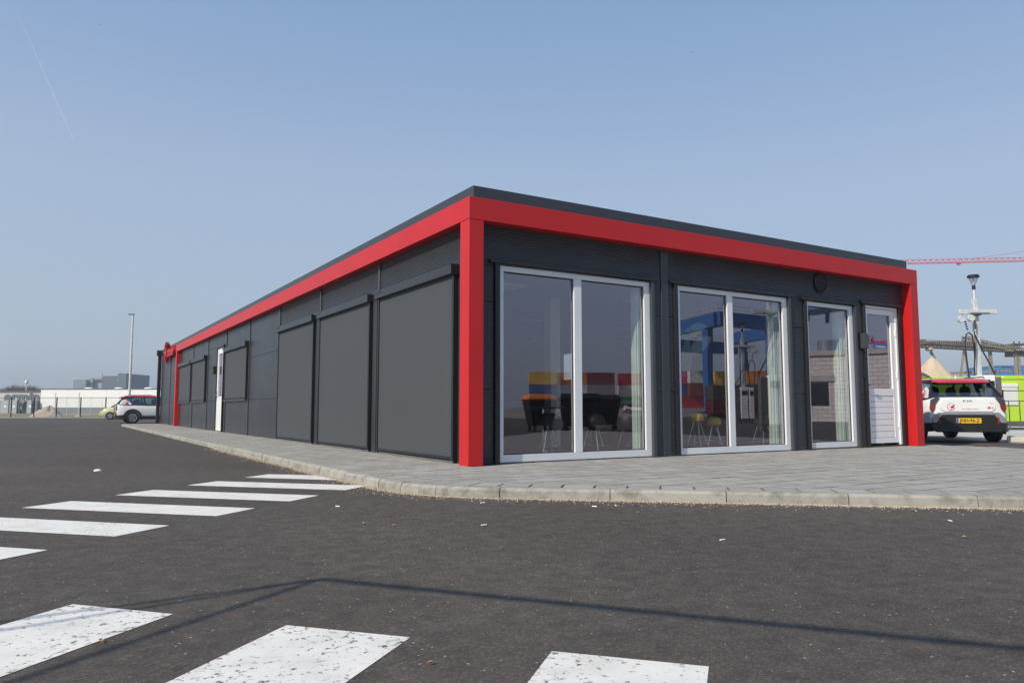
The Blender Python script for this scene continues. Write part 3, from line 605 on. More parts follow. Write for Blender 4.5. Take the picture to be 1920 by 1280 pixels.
def suv(loc, heading, label, group, plate=True):
    c = thing('parked_car', label, 'car', loc, heading, group)
    st = [(-.79,.74,1.05,1.075,.44),(-.76,.82,1.06,1.08,.36),(-.66,.885,1.04,1.085,.32),(-.40,.918,1.01,1.075,.28),(.5,.925,.985,1.06,.26),(1.6,.925,.965,1.05,.26),(2.35,.922,.955,1.04,.26),(2.9,.91,.92,1.0,.27),(3.25,.86,.86,.93,.29),(3.42,.76,.78,.85,.33),(3.48,.62,.70,.76,.40)]
    secs = [sym([(x, w*.94, zb), (x, w*.995, zb+.16), (x, w, zt-.30), (x, w*1.0, zt-.12), (x, w*.965, zt-.02), (x, w*.84, zt+.012), (x, w*.5, zc)]) for x, w, zt, zc, zb in st]
    MB().loft(secs).build('body', K['cwhite'], c, smooth=32)
    # glazed upper part, roof, pillars
    lo = [(-.70,.78,1.075),(.3,.855,1.045),(1.5,.86,1.03),(2.42,.72,1.03)]; hi = [(-.36,.60,1.455),(.3,.665,1.50),(1.1,.67,1.50),(1.58,.58,1.465)]
    g_ = MB(); g_.add([(x, y*k, z) for k in (1,-1) for x, y, z in lo+hi], [(i, i+1, 5+i, 4+i) for i in range(3)]+[(8+i, 12+i, 13+i, 9+i) for i in range(3)]+[(0, 4, 12, 8), (3, 11, 15, 7)]); g_.build('windows', K['cglass'], c)
    rs = [(-.62,.57,1.425,1.47),(-.52,.62,1.435,1.515),(-.3,.645,1.455,1.54),(.3,.685,1.485,1.56),(1.1,.685,1.485,1.555),(1.5,.62,1.465,1.515),(1.63,.54,1.445,1.475)]
    MB().loft([sym([(x, w*.98, zb), (x, w, zb+.012), (x, w*.93, zt-.018), (x, w*.5, zt)]) for x, w, zb, zt in rs]).build('roof', K['cred'], c, smooth=40)
    for k in (1, -1):
        MB().add([(-.705,.80*k,1.07),(-.04,.86*k,1.05),(-.20,.80*k,1.24),(-.42,.745*k,1.345),(-.585,.745*k,1.24)], [(0,1,2,3,4) if k > 0 else (4,3,2,1,0)]).build('rear_pillar', K['cwhite'], c)
        MB().bar((-.70,.785*k,1.075), (-.37,.61*k,1.47), .05).bar((.62,.86*k,1.04), (.55,.69*k,1.49), .06).bar((1.55,.86*k,1.03), (1.2,.69*k,1.49), .05).bar((2.42,.73*k,1.03), (1.59,.60*k,1.46), .05).bar((-.42,.655*k,1.478), (1.5,.64*k,1.478), .05).build('pillar', K['trim'], c)
        MB().tube([(-.32,.59*k,1.545),(-.2,.6*k,1.575),(.9,.61*k,1.59),(1.15,.61*k,1.555)], .014, 6).build('roof_rail', K['trim'], c)
        # dark sill and wheel arches
        MB().box(.42, 2.28, .90 if k > 0 else -.945, .945 if k > 0 else -.90, .24, .40).build('sill', K['black'], c, .015)
        MB().box(.5, 2.2, .926 if k > 0 else -.936, .936 if k > 0 else -.926, .402, .47).build('sill_trim', K['silver'], c, .003)
        for ax in (0, 2.68):
            ar = [(ax+.47*math.cos(t), .345+.47*math.sin(t)) for t in [R(-18)+R(216)*i/14 for i in range(15)]]; ar += [(ax+.36*math.cos(t), .345+.36*math.sin(t)) for t in [R(198)-R(216)*i/14 for i in range(15)]]
            n = 15; vs = [(x, yy*k, z) for yy in (.895, .948) for x, z in ar]
            fs = []
            for i in range(n-1):
                a, b, cc, d = i, i+1, 2*n-2-i, 2*n-1-i; fs += [(a, b, cc, d), (30+d, 30+cc, 30+b, 30+a), (a, 30+a, 30+b, b), (d, cc, 30+cc, 30+d)]
            MB().add(vs, fs).build('wheel_arch', K['black'], c)
            MB().lathe([(0,0),(.37,0),(.37,.05),(0,.05)], 20, basis((ax, .885*k, .345), (1,0,0), (0,0,1), (0,-k,0))).build('arch_liner', K['black'], c)
            wheel(c, ax, .835*k)
        # lamps
        tl_ = [(.60,1.06),(.66,1.085),(.80,1.02),(.83,.80),(.78,.72),(.715,.80),(.695,.92)]
        MB().prism([(-y*k, z) for y, z in (tl_ if k < 0 else tl_[::-1])], -.012, .03, CM(-.79, 0, 0)).build('tail_lamp', K['lampdk'], c, .006)
        MB().prism([(-y*k, z) for y, z in ([(.72,.88),(.79,.90),(.81,.80),(.775,.745),(.735,.81)] if k < 0 else [(.72,.88),(.79,.90),(.81,.80),(.775,.745),(.735,.81)][::-1])], .0305, .036, CM(-.79, 0, 0)).build('lamp_lens', K['lampred'], c)
        MB().prism([(-y*k, z) for y, z in [(.62,.60),(.655,.60),(.655,.45),(.62,.45)]], .028, .05, CM(-.79, 0, 0)).build('reflector', K['lampred'], c)
        MB().prism([(-y*k, z) for y, z in [(.74,.70),(.86,.74),(.84,.62),(.72,.60)]], -.14, -.1, CM(3.30, 0, 0)).build('headlamp', K['lampdk'], c)
        MB().box(1.75, 1.93, .92 if k > 0 else -1.06, 1.06 if k > 0 else -.92, 1.02, 1.15).build('mirror', K['black'], c, .03)
        for sx_ in (.55, 1.45):
            MB().lathe([(.01,0),(.12,.02),(.13,.12),(.10,.22),(.0,.25)], 12, Matrix.Translation((sx_-.28,.36*k,1.12))).box(sx_-.33, sx_-.2, .36*k-.23, .36*k+.23, .75, 1.13).build('seat', K['tyre'], c, .02, 40)
    MB().box(-.605, -.37, -.545, .545, 1.405, 1.424).build('reflection_blocker', K['ink'], c); MB().box(-.36, 1.5, -.58, .58, 1.442, 1.452).build('headliner', K['ink'], c); MB().box(-.62, 2.3, -.68, .68, 1.075, 1.10).build('bounce_blocker', K['ink'], c)  # dark plates, headliner included, added to block red bounce and reflections in the glass
    # tail: panel, bumper, trim, plate
    tg = [(-.60,.80),(-.52,.735),(.52,.735),(.60,.80),(.61,.92),(.53,1.035),(-.53,1.035),(-.61,.92)]
    tp = MB().prism(tg, 0, .022, CM(-.79, 0, 0)).build('tailgate', K['cwhite'], c, .008)
    sb = [(-.56,.655),(.56,.655),(.68,.49),(.82,.47),(.80,.34),(.70,.25),(-.70,.25),(-.80,.34),(-.82,.47),(-.68,.49)]
    MB().prism(sb[::-1], -.03, .035, CM(-.79, 0, 0)).build('rear_bumper', K['black'], c, .015)
    for k in (1,-1): MB().loft([[(-.80,.80*k,.27),(-.80,.80*k,.47),(-.74,.72*k,.47),(-.74,.72*k,.27)],[(-.66,.905*k,.26),(-.66,.905*k,.47),(-.66,.8*k,.47),(-.66,.8*k,.26)],[(-.40,.94*k,.25),(-.40,.94*k,.50),(-.40,.8*k,.50),(-.40,.8*k,.25)]]).build('bumper_corner', K['black'], c, smooth=40)
    MB().prism([(-.66,.715),(.66,.715),(.80,.58),(.77,.475),(.69,.475),(.57,.66),(-.57,.66),(-.69,.475),(-.77,.475),(-.80,.58)][::-1], .022, .042, CM(-.79,0,0)).build('bumper_trim', K['silver'], c, .004)
    pl = MB().prism([(-.27,.465),(.27,.465),(.27,.585),(-.27,.585)], .036, .046, CM(-.79,0,0)).build('number_plate', K['plate'], c)
    MB().prism([(-.268,.467),(-.222,.467),(-.222,.583),(-.268,.583)], .0465, .048, CM(-.79,0,0)).build('plate_band', K['eublue'], pl)
    if plate: text_obj('plate_lettering', 'JNH-96-Z', .105, K['ink'], CM(-.837, -.02, .523), pl, .001, bold=.002, sx=1.0)
    emblem(CM(-.8125, .36, .85), .165).build('decal', K['decal'], tp)
    text_obj('decal_lettering', 'www.wijzijntransdev.nl', .042, K['decal'], CM(-.8135, -.05, .80), tp, .0008)
    text_obj('badge', 'KIA', .075, K['gdecal'], CM(-.8135, 0, .985), tp, .002, sx=1.8)
    text_obj('badge', 'EV3', .035, K['gdecal'], CM(-.8135, -.52, .93), tp, .001, sx=1.3)
    MB().box(-.8135, -.8125, -.49, -.44, .80, .85).box(-.8135, -.8125, -.44, -.41, .835, .842).box(-.8135, -.8125, -.44, -.41, .808, .815).build('decal', K['decal'], tp)
    text_obj('decal_lettering', 'e', .10, K['decal'], CM(-.8135, -.535, .828), tp, .0008)
    for k in (1,-1): emblem(basis((-.36, .832*k, 1.14), (-k*.99,.0,.0), (0,-.3*k,.95), (0,.95*k,.3)), .30).build('decal', K['decal'], c)
    MB().box(-.76, -.72, -.62, .62, 1.05, 1.085).build('window_ledge', K['trim'], c, .006)
    MB().prism([(-.02,0),(.10,0),(.02,.07),(-.01,.07)], -.012, .012, basis((-.16,0,1.535), (1,0,0), (0,0,1), (0,-1,0))).build('antenna', K['cwhite'], c)
    return c
ra = CAM + fw*18.7 + rt*10.93; ra.z = RZ
suv(ra, R(48), 'white electric car with red roof and yellow plate JNH-96-Z, parked tail-on beside the building', 'white cars with red roofs')
lw = onz(247.5, 793.8); suv((lw.x, lw.y+.835, RZ), R(0), 'white car with red roof, side-on past the far end of the building', 'white cars with red roofs', plate=True)
# rounded lime car behind it
gc = thing('small_car', 'small pale lime car with white roof, nose showing behind the side-on white car', 'car', ground(239, 59.5), R(172))
st = [(-1.8,.55,.62,.70,.35),(-1.7,.70,.80,.92,.25),(-1.2,.80,.95,1.02,.22),(0,.83,.95,1.02,.22),(.9,.82,.92,1.0,.22),(1.5,.76,.80,.90,.24),(1.8,.62,.66,.74,.28),(1.92,.42,.50,.56,.36)]
MB().loft([sym([(x, w*.9, zb), (x, w, zb+.15), (x, w, zt-.12), (x, w*.9, zt), (x, w*.45, zc)]) for x, w, zt, zc, zb in st]).build('body', K['clime'], gc, smooth=45)
lo = [(-1.6,.62,.95),(-.2,.72,1.0),(.6,.70,.99),(1.15,.58,.97)]; hi = [(-1.2,.50,1.38),(-.2,.58,1.47),(.2,.57,1.46),(.5,.48,1.40)]
MB().add([(x, y*k, z) for k in (1,-1) for x, y, z in lo+hi], [(i, i+1, 5+i, 4+i) for i in range(3)]+[(8+i, 12+i, 13+i, 9+i) for i in range(3)]+[(0, 4, 12, 8), (3, 11, 15, 7)]).build('windows', K['cglass'], gc)
MB().loft([sym([(x, w, z), (x, w*.9, z+.05), (x, w*.4, z+.08)]) for x, w, z in ((-1.25,.5,1.36),(-.8,.55,1.43),(-.2,.585,1.46),(.2,.575,1.45),(.55,.48,1.38))]).build('roof', K['cwhite'], gc, smooth=45)
for k in (1,-1):
    MB().lathe([(0,-.03),(.12,-.03),(.12,.03),(.08,.06),(0,.07)], 14, basis((1.72,.52*k,.66), (0,1,0), (0,0,1), (1,0,0))).build('headlamp', K['silver'], gc, smooth=40)
    for ax in (-1.1, 1.15): wheel(gc, ax, .75*k, .3, .2)
MB().box(1.80, 1.96, -.5, .5, .30, .44).build('bumper', K['clime'], gc, .04)

# ================================================================ LEFT BACKGROUND
lp = thing('street_lamp', 'tall grey lamp post with small flat head beside the far white car', 'street lamp', ground(241.5, 56), FACE)
H = zat(589, 56)-RZ
MB().cyl((0,0,0), (0,0,H), .10, .065, 14).build('pole', K['galv'], lp, smooth=40)
MB().cyl((0,0,0), (0,0,.5), .13, n=14).build('base', K['galv'], lp, smooth=40)
hd = MB().box(-.34, .10, -.11, .11, H-.0, H+.07).build('lamp_head', K['grey'], lp, .02); MB().box(-.30, -.06, -.08, .08, H-.012, H-.001).build('lamp_glass', K['shutter'], hd)
# dark fence along the lot
fd = 74.5; fa = ground(-30, fd); fx = lambda px: (px-960)/F*fd
fn = thing('lot_fence', 'low black wire fence with round posts closing the asphalt lot', 'fence', ground(106, fd), FACE)
fo = fx(106); fposts = (-22, 21, 64, 106, 151, 198, 246, 294)
for px in fposts: MB().cyl((fx(px)-fo,0,0), (fx(px)-fo,0,1.97), .055, n=8).build('post', K['ink'], fn, smooth=40)
MB().bar((fx(-22)-fo,0,1.93), (fx(294)-fo,0,1.93), .05).build('top_rail', K['grey'], fn)
wm = MB()
for i in range(1, 12): wm.bar((fx(-22)-fo,0,i*.165), (fx(294)-fo,0,i*.165), .0035)
for i in range(180):
    x = fx(-22)-fo+i*(fx(294)-fx(-22))/180; wm.bar((x,0,.05), (x,0,1.93), .0035)
tag(wm.build('wire_mesh', K['grey'], fn), kind='stuff')
# temporary fence panels behind it
td = 80
for i, (p0, p1) in enumerate(((103, 147), (147.5, 191))):
    t_ = thing('site_fence_panel', ['galvanised site fence panel beside the sand heap', 'galvanised site fence panel ending behind the lime car'][i], 'fence', ground(p0, td), FACE, 'site fence panels'); w_ = (p1-p0)/F*td; hh = 2.0
    MB().tube([(0,0,.08),(0,0,hh),(w_,0,hh),(w_,0,.08)], .022, 6).build('frame', K['galv'], t_); MB().cyl((w_/2,0,.1), (w_/2,0,hh), .016, n=6).build('upright', K['galv'], t_)
    MB().cyl((0,0,0), (0,0,2.55), .045, n=8).build('post', K['galv'], t_); MB().box(-.35, .35, -.12, .12, 0, .12).build('foot', K['concl'], t_, .03)
    m = MB(); [m.bar((.02,0,.2+k*.15), (w_-.02,0,.2+k*.15), .005) for k in range(12)]; [m.bar((k*.06,0,.1), (k*.06,0,hh), .004) for k in range(1, int(w_/.06))]; tag(m.build('wire_mesh', K['galv'], t_), kind='stuff')
def heap(name, label, loc, rx, ry, h, mat, seed, rz=0, peak=.0, rough=.10, sharp=1.25, jit=.018):
    rg = random.Random(seed); o = thing(name, label, 'heap', loc, rz); n, k = 40, 14; vs = []; fs = []
    ph = [rg.uniform(0, 6.28) for _ in range(6)]
    for j in range(k+1):
        q = j/k
        for i in range(n):
            t = 2*math.pi*i/n; rr_ = q*(1+.10*math.sin(2*t+ph[0])+.07*math.sin(3*t+ph[1])+.04*math.sin(7*t+ph[2]))
            z = h*max(0, 1-q**sharp)*(1+rough*math.sin(5*t+ph[3]+q*4)*q) + rg.uniform(-1,1)*h*jit*(1 if 0 < j < k else 0)
            vs.append((rr_*rx*math.cos(t)+peak*(1-q), rr_*ry*math.sin(t), z-.02 if j == k else z))
        if j: fs += [((j-1)*n+i, (j-1)*n+(i+1)%n, j*n+(i+1)%n, j*n+i) for i in range(n)]
    MB().add(vs, fs).build('pile', K[mat], o, smooth=50); return o
heap('sand_heap', 'small grey sand heap behind the black wire fence', ground(86, 79), 1.55, 1.2, 1.2, 'grsand', 4, FACE, peak=.4, rough=.3, sharp=1.1, jit=.05)
# pale halls
hd_ = 140; sc = hd_/F
wh_ = thing('white_hall', 'long low white hall with grey plinth', 'building', ground(75, hd_), FACE)
zt = zat(729.5, hd_)-RZ; zp = zat(763, hd_)-RZ; L_ = (420-75)*sc
for k in range(14):
    x0 = L_*k/14; MB().box(x0+.01, x0+L_/14-.01, 0, 25, zp, zt).build('wall_panel', K['hwhite'], wh_)
MB().box(0, L_, -.05, 25, 0, zp-.005).build('plinth', K['hgrey'], wh_)
MB().box(-.05, L_, -.08, 25, zt, zt+.16).build('roof_edge', K['hdark'], wh_)
for px in (148, 205, 262):
    x = (px-75)*sc; MB().lathe([(.0,.32),(.4,.29),(.7,.18),(.9,0)][::-1], 16, Matrix.Translation((x, 3, zt+.15))).build('roof_dome', K['hwhite'], wh_, smooth=50)
bh = thing('lettered_hall', 'beige hall with large slate letters and grey wall cabinets', 'building', ground(74.5, hd_), FACE)
zb = zat(735, hd_)-RZ; xl = -(120)*sc
MB().box(xl, -.02, .1, 22, 0, zb).build('wall', K['hbeige'], bh); MB().box(xl, .0, 0, 22, zb, zb+.28).build('roof_edge', K['hdark'], bh)
bx_ = lambda px: (px-74.5)*sc
text_obj('lettering', 'ermin', 2.75, K['letter'], basis((bx_(39.5), .08, zat(751,hd_)-RZ+.72), (1,0,0), (0,0,1), (0,-1,0)), bh, .12, sx=1.03, bold=.09)
z1, z0 = zat(749.5, hd_)-RZ, zat(770, hd_)-RZ
for p0, p1 in ((6, 21.5), (23.5, 37), (56, 64)):
    cbn = MB().box(bx_(p0), bx_(p1), -.9, -.1, 0, z1).build('cabinet', K['cab'], bh, .03)
    MB().lathe([(0,0),(.22,0),(.24,.05),(0,.06)], 14, basis((bx_((p0+p1)/2+2), -.901, (z1+z0)/2-.15), (1,0,0), (0,0,1), (0,-1,0))).build('vent_cap', K['hwhite'], cbn)
for p0, p1 in ((-2, 4), (37.2, 46), (47, 55), (66.5, 73.5)): MB().box(bx_(p0), bx_(p1), -.6, -.1, 0, z1-.15).build('dark_cabinet', K['letter'], bh, .03)
MB().cyl((bx_(44), -.75, .8), (bx_(50), -.9, 2.4), .16, n=10).build('duct', K['cab'], bh); MB().tube([(bx_(42),-.7,.1),(bx_(42),-.9,1.7),(bx_(44),-1.0,2.0),(bx_(47),-1.0,1.8),(bx_(48),-.8,.4)], .18, 8).build('duct', K['letter'], bh, smooth=50)
# mast with a drum lamp over the hall roof
ms = thing('flood_mast', 'thin mast with a drum-shaped lamp rising behind the lettered hall', 'mast', ground(47, 175), FACE)
MB().cyl((0,0,0), (0,0,zat(718,175)-RZ), .12, .09, 8).build('pole', K['galv'], ms); MB().lathe([(0,0),(.33,.05),(.40,.3),(.40,.65),(.30,.8),(0,.85)], 12, Matrix.Translation((0,0,zat(719.5,175)-RZ))).build('lamp_drum', K['galv'], ms, smooth=40)
# factory blocks far off
fdist = 420; s4 = fdist/F
fb = thing('factory_block', 'distant blue-grey factory with stepped blocks and a dark tower', 'building', ground(135, fdist), FACE)
fX = lambda px: (px-135)*s4; fZ = lambda py: zat(py, fdist)-RZ
MB().box(0, fX(160), 0, 20, 0, fZ(711)).build('silo', K['f1'], fb)
for k in range(9): MB().cyl((fX(136.5+k*2.7), -.1, 0), (fX(136.5+k*2.7), -.1, fZ(711.5)), .42, n=8).build('silo', K['f1'], fb)
MB().box(fX(161), fX(168), 2, 18, 0, fZ(708.5)).build('stair_tower', K['f2'], fb)
for k in range(8): MB().box(fX(161.5), fX(167.5), 1.4, 2, 2+k*1.9, 2.4+k*1.9).build('landing', K['f3'], fb)
MB().box(fX(168), fX(188), 4, 18, 0, fZ(712)).build('block', K['f1'], fb)
MB().bar((fX(161), 3, fZ(709.5)), (fX(189), 3, fZ(709.5)), 1.0).build('conveyor_bridge', K['f2'], fb)
MB().box(fX(188.5), fX(222), 0, 25, 0, fZ(705)).build('block', K['f3'], fb); MB().box(fX(222), fX(237.5), -2, 25, 0, fZ(700)).build('tower', K['f3'], fb)
for px, py in ((188.8,700),(222.5,696),(236,697)): MB().cyl((fX(px), 0, fZ(706)), (fX(px), 0, fZ(py)), .2, n=6).build('antenna', K['f2'], fb)
for px in range(192, 222, 4): MB().box(fX(px), fX(px)+.5, 1, 2, fZ(705), fZ(704)).build('roof_vent', K['f2'], fb)
MB().box(fX(222.5), fX(224), -2.3, -2, fZ(716), fZ(711)).build('louvre', K['f1'], fb)
# bare trees over the hall
def bare_tree(px, d, h, w, label, seed):
    rg = random.Random(seed); t_ = thing('bare_tree', label, 'tree', ground(px, d), rg.uniform(0, 6), 'bare trees behind the lettered hall')
    MB().cyl((0,0,0), (0,0,h*.45), .28, .16, 7).build('trunk', K['bark'], t_)
    m = MB()
    for i in range(260):
        a = rg.uniform(0, 6.28); z0_ = h*rg.uniform(.3, .75); r1 = w*.5*math.sqrt(rg.random()); z1_ = z0_+(h-z0_)*rg.uniform(.3, 1)*(1-.45*(r1/(w*.5))**2)
        p = Vector((r1*.25*math.cos(a), r1*.25*math.sin(a), z0_)); q_ = Vector((r1*math.cos(a+.2), r1*math.sin(a+.2), z1_))
        m.cyl(p, q_, .055, .02, 3)
        for _ in range(3): m.cyl(p.lerp(q_, rg.uniform(.5,.95)), q_+Vector((rg.gauss(0,.5), rg.gauss(0,.5), rg.gauss(.2,.4))), .03, .012, 3)
    m.build('crown', K['bark'], t_)
for i, (px, d, h, w) in enumerate(((-6,280,8.6,7),(6,290,9.0,6.5),(20,270,9.4,6),(31,285,10,6.5),(43,275,9.2,6),(54,290,10.2,6.5),(65,280,9.2,6),(72,300,9.0,5))):
    bare_tree(px, d, h, w, 'bare purple-grey tree %s of the row behind the lettered hall' % ['at the left end','second from the left end','third from the left end','left of the drum mast','beside the drum mast','right of the drum mast','second from the right end','at the right end'][i], 20+i)

# ================================================================ RIGHT BACKGROUND
# pale concrete lot beyond the car, raised island and painted lines
tag(sheet('concrete_lot', [(15.6,-3),(19.5,-4.5),(24.5,3.4),(22,9.5),(18,12),(13.5,8)], RZ+.004, K['concl']), kind='structure')
isl = [onz(1888, 829.5), onz(1960, 831), onz(1990, 815), onz(1893, 813.5)]
tag(MB().prism([(p.x, p.y) for p in isl], RZ+.003, RZ+.13).build('traffic_island', K['concl'], bevel=.02), kind='structure')
ml = tag(link(bpy.data.objects.new('lane_marking', None)), kind='structure')
for ya, yb in ((806.3, 808.3), (799.6, 801.0)):
    q = [onz(1880, yb), onz(1990, yb+.6), onz(1990, ya+.6), onz(1880, ya)]; MB().add([(p.x, p.y, RZ+.009) for p in q], [(0,1,2,3)]).build('line', K['paint'], ml)
# lime site offices
def office(p0, p1, d, ytop, label, win):
    s_ = d/F; o = thing('site_office', label, 'container', ground(p0, d), FACE, 'lime site offices'); w = (p1-p0)*s_; h = zat(ytop, d)-RZ; n = max(2, round(w/1.0))
    for k in range(n): MB().box(w*k/n+.006, w*(k+1)/n-.006, .03, 2.4, .18, h-.26).build('wall_panel', K['lime'], o, .006)
    MB().box(-.02, w+.02, -.01, 2.44, h-.25, h).build('roof_beam', K['lime'], o, .02); MB().box(-.02, w+.02, -.01, 2.44, 0, .17).build('base_beam', K['lime'], o, .02)
    for x in (0, w): MB().box(x-.06, x+.06, -.02, .12, .172, h-.252).build('corner_post', K['lime'], o, .01)
    for x in (w*.2, w*.75): MB().cyl((x,-.012,h-.12), (x,-.03,h-.12), .07, n=10).build('lifting_eye', K['shutter'], o)
    for a, b, y0, y1 in win:
        x0, x1, za, zb_ = (a-p0)*s_, (b-p0)*s_, zat(y1, d)-RZ, zat(y0, d)-RZ
        wn = MB().box(x0-.05, x1+.05, -.02, .028, za-.05, zb_+.05).build('window', K['shutter'], o, .01)
        MB().box(x0-.05, x1+.05, -.08, -.022, zb_-.18, zb_+.05).build('shutter_box', K['shutter'], wn, .01)
        for k in range(9): MB().box(x0, x1, -.045, -.025, za+(zb_-.2-za)*k/9+.004, za+(zb_-.2-za)*(k+1)/9-.004).build('slat', K['shutter'], wn, .004)
    return o
office(1690, 1813, 47, 707, 'lime green site office mostly hidden behind the tail-on white car', [])
office(1857, 1990, 47, 704.5, 'lime green site office with white shuttered window', [(1871, 1909, 721, 759)])
# railing in front of it
rl = thing('pipe_railing', 'thin dark pipe railing before the lime office window', 'railing', ground(1866, 30), FACE); sr = 30/F
for y in (733, 752): MB().cyl((0,0,zat(y,30)-RZ), (3.2,0,zat(y,30)-RZ), .022, n=6).build('rail', K['grey'], rl)
for px in (1882, 1932): MB().cyl(((px-1866)*sr,0,0), ((px-1866)*sr,0,zat(731,30)-RZ), .028, n=6).build('post', K['ink'], rl)
for px in (1892, 1912): MB().cyl(((px-1866)*sr,0,0), ((px-1866)*sr,0,zat(752,30)-RZ), .02, n=6).build('post', K['grey'], rl)
# charging mast with lamp, balancers and hanging cables
def mast(loc, rz, label):
    t_ = thing('charging_mast', label, 'charging mast', loc, rz, 'charging masts'); d = 27; s_ = d/F; Z = lambda py: zat(py, d)-RZ
    MB().box(-.085, .085, -.085, .085, 0, Z(560)).build('mast', K['galv'], t_, .012); MB().box(-.28, .28, -.28, .28, 0, .03).build('base_plate', K['galv'], t_)
    MB().cyl((0,0,Z(560)), (0,0,Z(519)), .036, n=12).build('lamp_pole', K['galv'], t_, smooth=40)
    lh = MB().cyl((0,0,Z(541.5)), (0,0,Z(534)), .06, n=12).build('lamp_collar', K['ink'], t_, smooth=40)
    MB().lathe([(.055,Z(534)),(.17,Z(519)),(.165,Z(519)),(.05,Z(534))], 18).build('lamp_glass', K['lglass'], t_, smooth=40)
    MB().lathe([(.0,Z(518.5)),(.20,Z(519)),(.21,Z(517.5)),(.17,Z(514)),(0,Z(513))], 18).build('lamp_cap', K['ink'], t_, smooth=30)
    MB().box(-.68, .70, -.18, -.087, Z(589), Z(581)).build('crossarm', K['galv'], t_, .008)
    MB().box(-.34, .34, -.30, -.225, Z(590.5), Z(587.5)).box(-.1, .1, -.22, .2, Z(592), Z(589.5)).build('bracket', K['grey'], t_, .006)
    for k, x in enumerate((-.62, -.26)):
        y_ = -.24; zc = Z(600 if k == 0 else 598)
        bl = MB().lathe([(0,-.06),(.115,-.06),(.125,-.03),(.125,.03),(.115,.06),(0,.06)], 18, basis((x-.05, y_, zc), (1,0,0), (0,0,1), (0,-1,0))).build('balancer', K['galv'], t_, smooth=35)
        MB().cyl((x,y_,zc+.12), (x,y_,Z(589)), .012, n=6).build('hook', K['steel'], bl)
        MB().tube([(x+.07,y_,zc+.05),(x+.12,y_,zc-.3),(x+.17 if k == 0 else x+.08,y_,Z(623))], .007, 5).build('line', K['steel'], bl)
        m = MB()
        for q in range(4): m.box(x+.07+q*.02 if k == 0 else x+.06, x+.12+q*.02 if k == 0 else x+.11, y_-.025, y_+.025, zc-.12-q*.085, zc-.07-q*.085)
        m.build('stop_block', K['ink'], bl)
    ca = [(-.44,-.25,Z(700)+.0)]; top = Z(625)
    MB().tube([(-.5,-.25,Z(712)),(-.56,-.25,Z(668)),(-.58,-.25,Z(643)),(-.52,-.25,Z(628)),(-.42,-.25,Z(625)),(-.30,-.24,Z(630)),(-.24,-.22,Z(650)),(-.26,-.2,Z(700)),(-.30,-.2,.5)], .026, 8).build('cable', K['wire'], t_, smooth=60)
    MB().tube([(-.22,-.25,Z(623)),(-.21,-.24,Z(650)),(-.27,-.22,Z(690)),(-.33,-.2,.6)], .024, 8).build('cable', K['wire'], t_, smooth=60)
    MB().tube([(-.18,-.2,Z(628)),(.06,-.15,Z(655)),(.30,-.15,Z(680)),(.50,-.1,Z(700)),(.52,-.1,Z(712)),(.5,0,.5)], .024, 8).build('cable', K['wire'], t_, smooth=60)
    for x0, x1, yt in ((-.42, -.16, 706), (-.1, .28, 705)):
        cb_ = MB().box(x0, x1, -.5, -.14, .25, Z(yt)).build('charger_cabinet', K['shutter'], t_, .02); MB().box(x0+.04, x1-.04, -.506, -.501, Z(yt)-.45, Z(yt)-.2).build('screen', K['ink'], cb_)
        MB().box(x0+.03, x1-.03, -.45, -.2, 0, .248).build('plinth', K['grey'], cb_)
    MB().box(.3, .56, -.4, -.1, 0, Z(708)).build('dark_cabinet', K['grey'], t_, .02)
    return t_
mast(ground(1838.5, 27), FACE, 'galvanised charging mast with lamp and hanging cables behind the tail-on white car')
# sand cone and dark heap under the conveyor
D5 = 150; s5 = D5/F
heap('sand_cone', 'tall cone of pale sand under the conveyor end', ground(1752, D5-10), 7.8, 6.6, zat(668, D5-10)-RZ, 'sand', 9, FACE, rough=.03, sharp=1.08, jit=.0015)
heap('dark_heap', 'dark gravel heap at the foot of the sand cone', ground(1726, 112), 4.6, 3, zat(697.5, 112)-RZ, 'coal', 12, FACE, rough=.05, sharp=1.8, jit=.006)
cv = thing('conveyor', 'long weathered conveyor gantry on splayed legs over the sand', 'conveyor', ground(1733, D5), FACE)
cX = lambda px: (px-1733)*s5; cZ = lambda py: zat(py, D5)-RZ
def truss(name, x0, z0, x1, z1, h, w, mat, n):
    a = MB()
    for y in (0, w):
        a.bar((x0,y,z0), (x1,y,z1), .22); a.bar((x0,y,z0+h), (x1,y,z1+h), .2)
        for i in range(n):
            t0, t1 = i/n, (i+1)/n; p = lambda t, q: (x0+(x1-x0)*t, y, z0+(z1-z0)*t+q); a.bar(p(t0,0), p(t1,h), .1); a.bar(p(t0,0), p(t0,h), .1)
    o = a.build(name, K[mat], cv); MB().bar((x0,w/2,z0+h*.55), (x1,w/2,z1+h*.55), w*.8, .12).build('belt', K['ink'], o); return o
truss('lower_gantry', cX(1733), cZ(650), cX(1925), cZ(660.5), .75, 1.6, 'rust', 26)
truss('upper_gantry', cX(1819), cZ(637), cX(1912), cZ(660), .75, 1.5, 'rustl', 14)
MB().box(cX(1746), cX(1838), -.1, 1.7, cZ(645.5), cZ(639.5)).build('housing', K['rust'], cv, .05)
m = MB(); [m.bar((cX(1733+i*4),-.2,cZ(645+i*.22)), (cX(1733+i*4),-.2,cZ(636.5+i*.25)), .06) for i in range(48)]; m.bar((cX(1733),-.2,cZ(636.5)), (cX(1921),-.2,cZ(648.5)), .07); m.build('handrail', K['rustl'], cv)
MB().box(cX(1732), cX(1742), -.3, 2.0, cZ(646), cZ(637)).build('head_frame', K['rust'], cv)
for x0, x1, y0 in ((1795,1820,648),(1827,1820,648),(1863,1866,656),(1876,1868,656)): MB().bar((cX(x0),.8,0), (cX(x1),.8,cZ(y0)), .32).build('leg', K['rustl'], cv)
